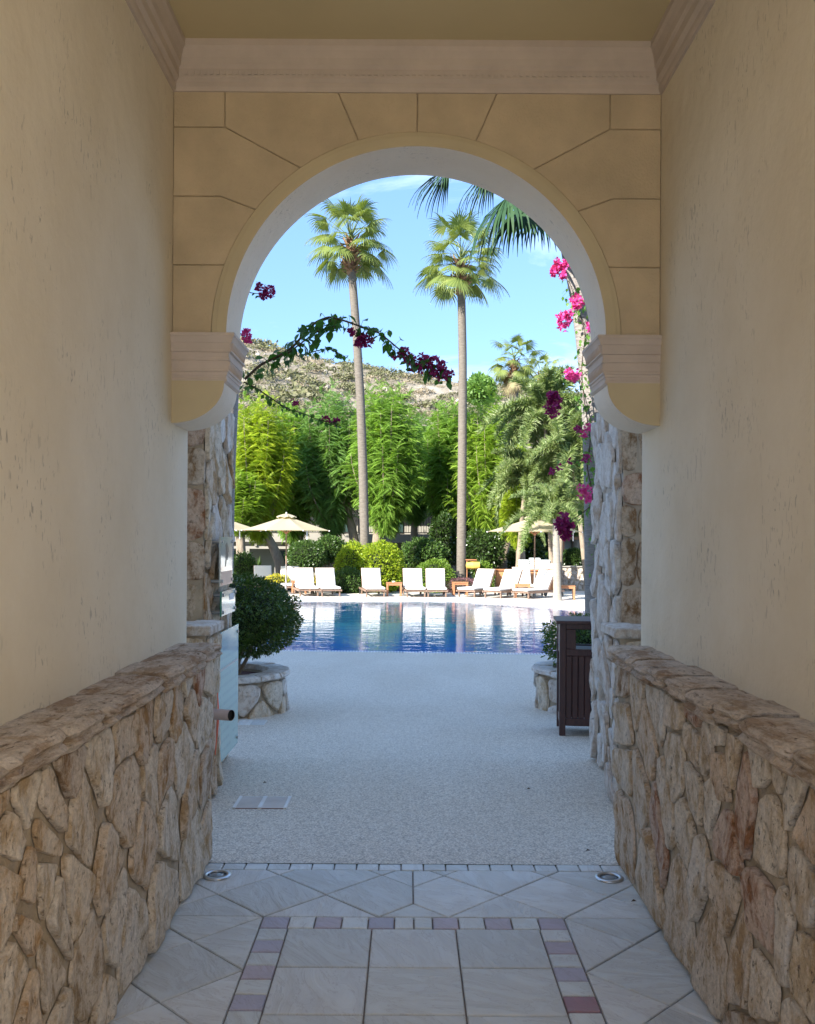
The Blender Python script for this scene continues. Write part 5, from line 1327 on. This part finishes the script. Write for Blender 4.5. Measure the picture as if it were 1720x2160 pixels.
for px0, px1 in ((476, 520), (586, 640), (735, 775), (850, 870)):
    a, b = W(px0, 1162, 47.4), W(px1, 1162, 47.4); dd = MB().box((a.x, 47.42, -1.1), (b.x, 47.49, a.z)).build('door', M['doorgreen'], hb)
    for i in range(12): MB().box((a.x + .06, 47.395, -.9 + i * .15), (b.x - .06, 47.415, -.9 + i * .15 + .09)).build('louvre', M['doorgreen'], dd)
for px0, px1 in ((560, 600), (690, 740), (800, 850), (935, 975)):
    a, b = W(px0, 1080, 48.2), W(px1, 1080, 48.2); w2 = MB().box((a.x, 48.2, sl1 + .1), (b.x, 48.28, sl1 + 2.1)).build('window', M['doorgreen'], hb); MB().box(((a.x + b.x) / 2 - .03, 48.15, sl1 + .1), ((a.x + b.x) / 2 + .03, 48.195, sl1 + 2.1)).build('frame', M['shaded_whitewall'], w2)
# low pergola beam at left
pb = thing('pergola', (W(520, 1135, 43).x, 43, -1), 'flat beige pergola beam before the dark green door', 'pergola')
a, b = W(440, 1145, 43), W(625, 1158, 43); MB().box((a.x, 43, b.z), (b.x, 43.2, b.z + .12)).build('beam', M['shade'], pb)
for px in (505, 540, 575, 610): q = W(px, 1150, 43); MB().box((q.x - .05, 42.9, b.z + .122), (q.x + .05, 46, b.z + .24)).build('joist', M['shade'], pb)
for px in (455, 622): q = W(px, 1150, 43); MB().box((q.x - .08, 43.02, -1.2), (q.x + .08, 43.18, b.z - .002)).build('post', M['shade'], pb)
# right hut
hu = thing('garden_hut', (W(1210, 1135, 44).x, 44, -1), 'cream garden hut with orange posts at the far right', 'hut')
a, b = W(1186, 1138, 44), W(1300, 1215, 44); MB().box((a.x, 44.1, -1), (b.x, 46, a.z)).build('wall', M['shaded_whitewall'], hu); MB().box((a.x - .2, 43.8, a.z), (b.x, 46.5, a.z + .12)).build('eave', M['teak'], hu)
for px in (1188, 1217, 1250): q = W(px, 1150, 43.9); MB().box((q.x - .06, 43.9, -1), (q.x + .06, 44.05, a.z - .002)).build('post', M['orange'], hu)
MB().add([(a.x - .2, 43.8, a.z + .12), (b.x, 43.8, a.z + .12), (b.x, 46.5, a.z + .12), (a.x - .2, 46.5, a.z + .12), (a.x + .8, 45, a.z + 1.0), (b.x, 45, a.z + 1.0)], [(0, 1, 5, 4), (2, 3, 4, 5), (3, 0, 4), (1, 2, 5)]).build('roof', M['rooftile'], hu)
wb = thing('white_gable', (W(1165, 1135, 50).x, 50, -1), 'small white sloping gable glimpsed behind the towel piles', 'building')
a = W(1150, 1190, 50); b = W(1185, 1150, 50); MB().prism([(a.x, -1), (b.x + .6, -1), (b.x + .6, W(0, 1132, 50).z), (W(1163, 0, 50).x, W(0, 1150, 50).z), (a.x, W(0, 1172, 50).z)], lambda u, v_, d: (u, 50 + d, v_), 0, 3).build('wall', M['shaded_whitewall'], wb, fixn=True)
# back garden wall of foliage: a clipped hedge band closes the view under the trees at right
for i, (x0, x1, D) in enumerate(((960, 1100, 43), (1090, 1200, 45))):
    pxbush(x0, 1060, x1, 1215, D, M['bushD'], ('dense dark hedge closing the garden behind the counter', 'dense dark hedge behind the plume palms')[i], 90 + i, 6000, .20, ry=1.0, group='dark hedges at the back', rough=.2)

# ------------------------------------------------------------------ hill
RID = [(-140, 40), (-90, 40), (-55, 37.5), (-30, 36.2), (-21, 33.6), (-12, 31.4), (-5, 30.3), (0, 29.2), (8, 28.2), (18, 27.2), (26, 26.5), (34, 26.2), (60, 25), (140, 21)]
def hz(x, y):
    r_ = interp(RID, x * 165 / max(y, 60)) * 1.0; u = min(1, max(0, (y - 60) / 105)); e_ = u * u * (3 - 2 * u) if u < 1 else 1
    n_ = 2.2 * mnoise.fractal(Vector((x * .035, y * .035, 0)), 1, 2, 4) * min(1, u * 2.5) * (1 - .8 * max(0, u - .75) * 4) + .45 * mnoise.fractal(Vector((x * .25, y * .25, 3)), 1, 2, 4) * min(1, u * 3)
    return -2.0 + (r_ + 2) * (.25 * u + .75 * e_) - (max(0, y - 165) * .15) + n_
nx_, ny_ = 180, 80; v = []; f = []
for i in range(nx_ + 1):
    for j in range(ny_ + 1):
        x = -150 + 300 * i / nx_; y = 60 + 160 * j / ny_; v.append((x, y, hz(x, y)))
for i in range(nx_):
    for j in range(ny_): k = i * (ny_ + 1) + j; f.append((k, k + ny_ + 1, k + ny_ + 2, k + 1))
def hillmat():
    m, n, b, o = newmat('dry_hillside'); v = coords(n)
    c = ramp(n, noise_(n, v, .16, 7, .72), [(.32, (.17, .14, .085)), (.48, (.32, .27, .195)), (.58, (.38, .33, .25)), (.72, (.46, .42, .36))])  # tones greyed and lightened, distance haze put into the colour
    c = mixc(n, ramp(n, noise_(n, v, 1.1, 6, .75), [(.55, G(0)), (.66, G(.8))]), c, (.46, .42, .36)); c = mixc(n, ramp(n, noise_(n, v, .8, 5, .7, 1), [(.56, G(0)), (.64, G(.75))]), c, (.13, .125, .07))
    n.links.new(c, b.inputs['Base Color']); b.inputs['Roughness'].default_value = .95; bump(n, b, noise_(n, v, .9, 6, .75), .9, .8); return m
struct(MB().add(v, f).build('hill', hillmat(), smooth=True))
g_ = np.random.RandomState(5)
def blobs(n, name, mat, smin, smax, seed, leafy):
    V = []; Fc = []; r_ = random.Random(seed); locs = []; sz = []
    while len(locs) < n:
        x = r_.uniform(-42, 42); y = r_.uniform(95, 172)
        x *= y / 165
        if mnoise.noise(Vector((x * .07 + seed, y * .07, 1))) < (-.12 if leafy else .0): continue
        locs.append((x, y, hz(x, y))); sz.append(r_.uniform(smin, smax) * (1.5 if r_.random() < .12 else 1))
    if leafy:
        P = []; S = []; 
        for (l_, s_) in zip(locs, sz):
            m_ = 100; d = g_.normal(size=(m_, 3)); d /= np.linalg.norm(d, axis=1)[:, None]; d[:, 2] = np.abs(d[:, 2]) * .7
            P.append(np.array(l_) + d * s_ * g_.uniform(.6, 1, (m_, 1)) * np.array([1.25, 1.25, .8])); S += [s_ * .32] * m_
        P = np.concatenate(P); k = len(P); V, Fc = inst_np(LT, LF, rot_np(g_.uniform(0, 6.28, k), g_.uniform(-1, 1, k), g_.uniform(-2, 2, k)), P, np.array(S))
        o = np_build(name, V, Fc, mat, None, True)
    else:
        mb = MB()
        for (l_, s_) in zip(locs, sz):
            vv = []
            for a in range(6):
                for h in (0, 1): t_ = a * 1.047 + r_.uniform(-.3, .3); q = s_ * r_.uniform(.6, 1.1) * (1 - .35 * h); vv.append((l_[0] + q * math.cos(t_), l_[1] + q * math.sin(t_), l_[2] - .2 + h * s_ * r_.uniform(.5, 1.0)))
            vv.append((l_[0], l_[1], l_[2] + s_ * .9)); mb.add(vv, [(a * 2, (a * 2 + 2) % 12, (a * 2 + 3) % 12, a * 2 + 1) for a in range(6)] + [(a * 2 + 1, (a * 2 + 3) % 12, 12) for a in range(6)])
        o = mb.build(name, mat, None, stuff=True)
    return o
tag(blobs(620, 'hill_scrub', leafmat('scrub_leaf', [(.11, .12, .05), (.16, .16, .075), (.21, .20, .12), (.10, .115, .055)], .1, .8), .6, 1.7, 3, True), 'olive scrub bushes scattered over the dry hillside', 'scrub')
tag(blobs(420, 'dry_brush', leafmat('dry_leaf', [(.28, .23, .155), (.33, .27, .18), (.25, .22, .17)], .1, .8), .4, 1.0, 8, True), 'pale dry brush scattered over the hillside', 'scrub')
tag(blobs(420, 'hill_rocks', simple('limestone', (.36, .32, .265), .9, .25, .5), .18, .55, 4, False), 'pale limestone rocks strewn over the hillside', 'rocks')
pxbush(985, 795, 1040, 850, 60, M['leafB'], 'grey-green tree on the skyline between second palm and far fan palm', 95, 3500, .3, core=.8, rough=.3, ry=1.2)

# ------------------------------------------------------------------ bougainvillea
def leafmesh(name, mat, s=1.0):
    mb = MB(); mb.add([(0, 0, 0), (.25, .30, .05), (.55, .33, .06), (1.0, 0, -.12), (.55, -.33, .06), (.25, -.30, .05), (.5, 0, -.04)], [(0, 6, 2, 1), (6, 3, 2), (0, 5, 4, 6), (6, 4, 3)]); o = mb.build(name, mat, None, smooth=True); d = o.data; bpy.data.objects.remove(o); return d
LM = leafmesh('leaf', M['vine']); LMB = leafmesh('leaf', M['vineB'])
def cluster(c_, r_, n, mat, parent, seed, size=.030):
    g2 = np.random.RandomState(seed); d = g2.normal(size=(n, 3)); d /= np.linalg.norm(d, axis=1)[:, None]
    P = np.array(c_) + d * np.array(r_) * g2.uniform(.35, 1, (n, 1))
    TV = []; TF = []
    for k in range(3):
        a = k * 2.094; ca, sa = math.cos(a), math.sin(a); w_ = .55
        b_ = len(TV); TV += [(0, 0, 0), (.45, (ca * .5 - sa * w_), (sa * .5 + ca * w_)), (.75, ca * 1.15, sa * 1.15), (.45, (ca * .5 + sa * w_), (sa * .5 - ca * w_))]; TF.append((b_, b_ + 1, b_ + 2, b_ + 3))
    az = np.arctan2(d[:, 1], d[:, 0]) + g2.uniform(-.8, .8, n); el = np.arcsin(d[:, 2]) + g2.uniform(-.8, .8, n)
    V, Fc = inst_np(np.array(TV), np.array(TF), rot_np(az, el, g2.uniform(0, 6, n)), P, size * g2.uniform(.8, 1.2, n)); return np_build('flower_cluster', V, Fc, mat, parent)
def vine(name, pts, D, label, seed, nleaf, lsize, mesh, rad=.006, jitter=.04, side=None, twig=None, dd=.15):
    r_ = random.Random(seed); P = smooth_path([W(x, y, D + (q[0] if q else 0)) for x, y, *q in pts], 6, 2); root = thing(name, P[0], label, 'vine', 'bougainvillea sprays')
    n = len(P); MB().tube(P, [rad * (1 - .75 * i / n) + .001 for i in range(n)], 6).build('stem', M['stem'], root, smooth=True)
    tw = MB()
    for i in range(nleaf):
        t_ = (i + r_.random()) / nleaf * (n - 1); i0 = min(int(t_), n - 2); p_ = P[i0].lerp(P[i0 + 1], t_ - i0)
        off = Vector((r_.uniform(-1, 1), r_.uniform(-1, 1) * dd / .15, r_.uniform(-1.1, .8))) * jitter; q_ = p_ + off; tw.tube([p_, q_], .0015, 4, cap=False)
        put(mesh, 'leaf', root, q_, rotm(r_.uniform(0, 6.28), R(r_.uniform(-85, -5)), r_.uniform(-1, 1)), lsize * r_.uniform(.65, 1.2))
    tw.build('twigs', M['stem'], root, stuff=True); return root, P
v1, P1 = vine('bougainvillea_spray', [(516, 800), (548, 770), (590, 750), (620, 730), (645, 700), (668, 678), (695, 668), (725, 676), (765, 690), (800, 702), (825, 722), (855, 748), (885, 765), (915, 778), (940, 788)], 7.2, 'long leafy bougainvillea spray arching across the sky from the left pier', 5, 150, .080, LM, .010, .06)
v1b, _ = vine('bougainvillea_spray', [(628, 752), (660, 742), (690, 735), (706, 740), (728, 752)], 7.3, 'short drooping leafy twig below the arching spray, before the hill', 6, 30, .055, LM, .004, .03)
v1c, _ = vine('bougainvillea_spray', [(598, 752), (630, 728), (660, 705), (690, 690), (715, 688)], 7.15, 'second leafy stem running just below the arching spray', 9, 40, .085, LM, .006, .05)
v2, P2 = vine('bougainvillea_spray', [(515, 806), (540, 818), (575, 842), (605, 862), (640, 872), (670, 885), (690, 890), (715, 892)], 7.2, 'thin leafy spray hanging lower before the yellow-green tree', 7, 60, .042, LM, .005, .026)
k = 0
for x, y, r_, n in ((742, 704, .03, 5), (758, 712, .045, 9), (776, 718, .05, 12), (762, 722, .035, 7), (833, 748, .02, 3), (850, 740, .03, 5), (862, 755, .04, 8), (880, 772, .055, 14), (893, 757, .04, 8), (915, 762, .04, 7), (930, 775, .045, 9), (918, 784, .05, 11), (940, 790, .055, 13), (900, 770, .03, 6)):
    cluster(W(x, y, 7.2), (r_ * 1.1, r_, r_ * .8), n * 2, M['bract'], v1, 100 + k, .026); k += 1
for x, y, r_, n in ((622, 846, .03, 5), (688, 884, .025, 4), (700, 887, .018, 3), (710, 890, .022, 4)): cluster(W(x, y, 7.2), (r_, r_, r_), n * 2, M['bract'], v2, 100 + k, .02); k += 1
for pts, cl_, lb in (([(505, 610), (530, 618), (552, 620)], ((548, 605, .03, 6), (566, 615, .045, 12), (556, 622, .03, 6)), 'bougainvillea sprig with purple flowers high against the sky at the left'), ([(500, 700), (512, 706), (518, 712)], ((519, 704, .03, 8), (521, 716, .025, 5)), 'tiny pink bougainvillea sprig above the left impost')):
    vv, _ = vine('bougainvillea_sprig', pts, 7.2, lb, 11 + k, 4, .04, LM, .004, .02)
    for x, y, r_, n in cl_: cluster(W(x, y, 7.2), (r_, r_, r_), n * 2, M['bractP'] if x < 530 else M['bract'], vv, 200 + k, .024); k += 1
# vine climbing the right palm
v3, P3 = vine('bougainvillea_vine', [(1262, 1200), (1252, 1100), (1250, 1040), (1238, 985), (1246, 930), (1238, 880), (1232, 840), (1226, 780), (1236, 700), (1216, 640), (1200, 590)], 11.7, 'leafy bougainvillea climbing the trunk of the near right palm', 15, 230, .062, LMB, .010, .10)
v4, _ = vine('bougainvillea_vine', [(1250, 900), (1225, 800), (1205, 790), (1190, 800)], 11.4, 'leafy twig of bougainvillea reaching left of the near right palm', 16, 24, .06, LM, .005, .06)
v5, _ = vine('bougainvillea_vine', [(1255, 1060), (1225, 1085), (1205, 1098), (1190, 1104)], 9.2, 'bougainvillea twig ending in a deep purple flower cluster over the parasol', 17, 14, .06, LM, .005, .04)
v6, _ = vine('bougainvillea_vine', [(1250, 960), (1220, 972), (1200, 975), (1180, 980)], 11.2, 'thin twig with small crimson flowers before the plume palms', 18, 16, .05, LMB, .004, .05)
for x, y, rx_, rz_, n, m_, par, D in ((1175, 560, .05, .09, 30, 'bractP', v3, 11.4), (1188, 578, .05, .06, 22, 'bractP', v3, 11.4), (1196, 556, .06, .06, 26, 'bractP', v3, 11.4), (1168, 572, .045, .05, 16, 'bractP', v3, 11.4), (1216, 637, .07, .09, 34, 'bractP', v3, 11.3), (1188, 678, .09, .12, 60, 'bractP', v3, 11.3), (1200, 664, .05, .05, 20, 'bractP', v3, 11.3), (1245, 690, .05, .06, 16, 'bractP', v3, 11.3), (1210, 792, .09, .07, 34, 'bractP', v4, 11.3), (1200, 785, .04, .04, 12, 'bractP', v4, 11.3),
                                       (1167, 853, .10, .15, 80, 'bract', v4, 11.0), (1168, 838, .05, .06, 20, 'bract', v4, 11.0), (1187, 1100, .075, .10, 60, 'bract', v5, 9.1), (1190, 1126, .06, .06, 34, 'bract', v5, 9.1), (1205, 1112, .03, .03, 8, 'bract', v5, 9.1), (1228, 1030, .05, .04, 10, 'bractP', v3, 10.5), (1242, 1035, .05, .05, 12, 'bractP', v3, 10.5), (1243, 1053, .04, .03, 8, 'bractP', v3, 10.5), (1227, 1044, .03, .03, 6, 'bractP', v3, 10.5),
                                       (1232, 915, .05, .05, 10, 'bractP', v3, 11.0), (1240, 900, .04, .04, 8, 'bractP', v3, 11.0), (1236, 968, .05, .04, 10, 'bract', v3, 11.0), (1218, 904, .025, .03, 6, 'bract', v3, 11.0), (1204, 972, .02, .02, 5, 'bract', v6, 11.0), (1180, 985, .02, .02, 4, 'bract', v6, 11.0), (1165, 994, .018, .018, 4, 'bract', v6, 11.0)):
    cluster(W(x, y, D), (rx_, rx_, rz_), n, M[m_], par, 300 + k, .034); k += 1
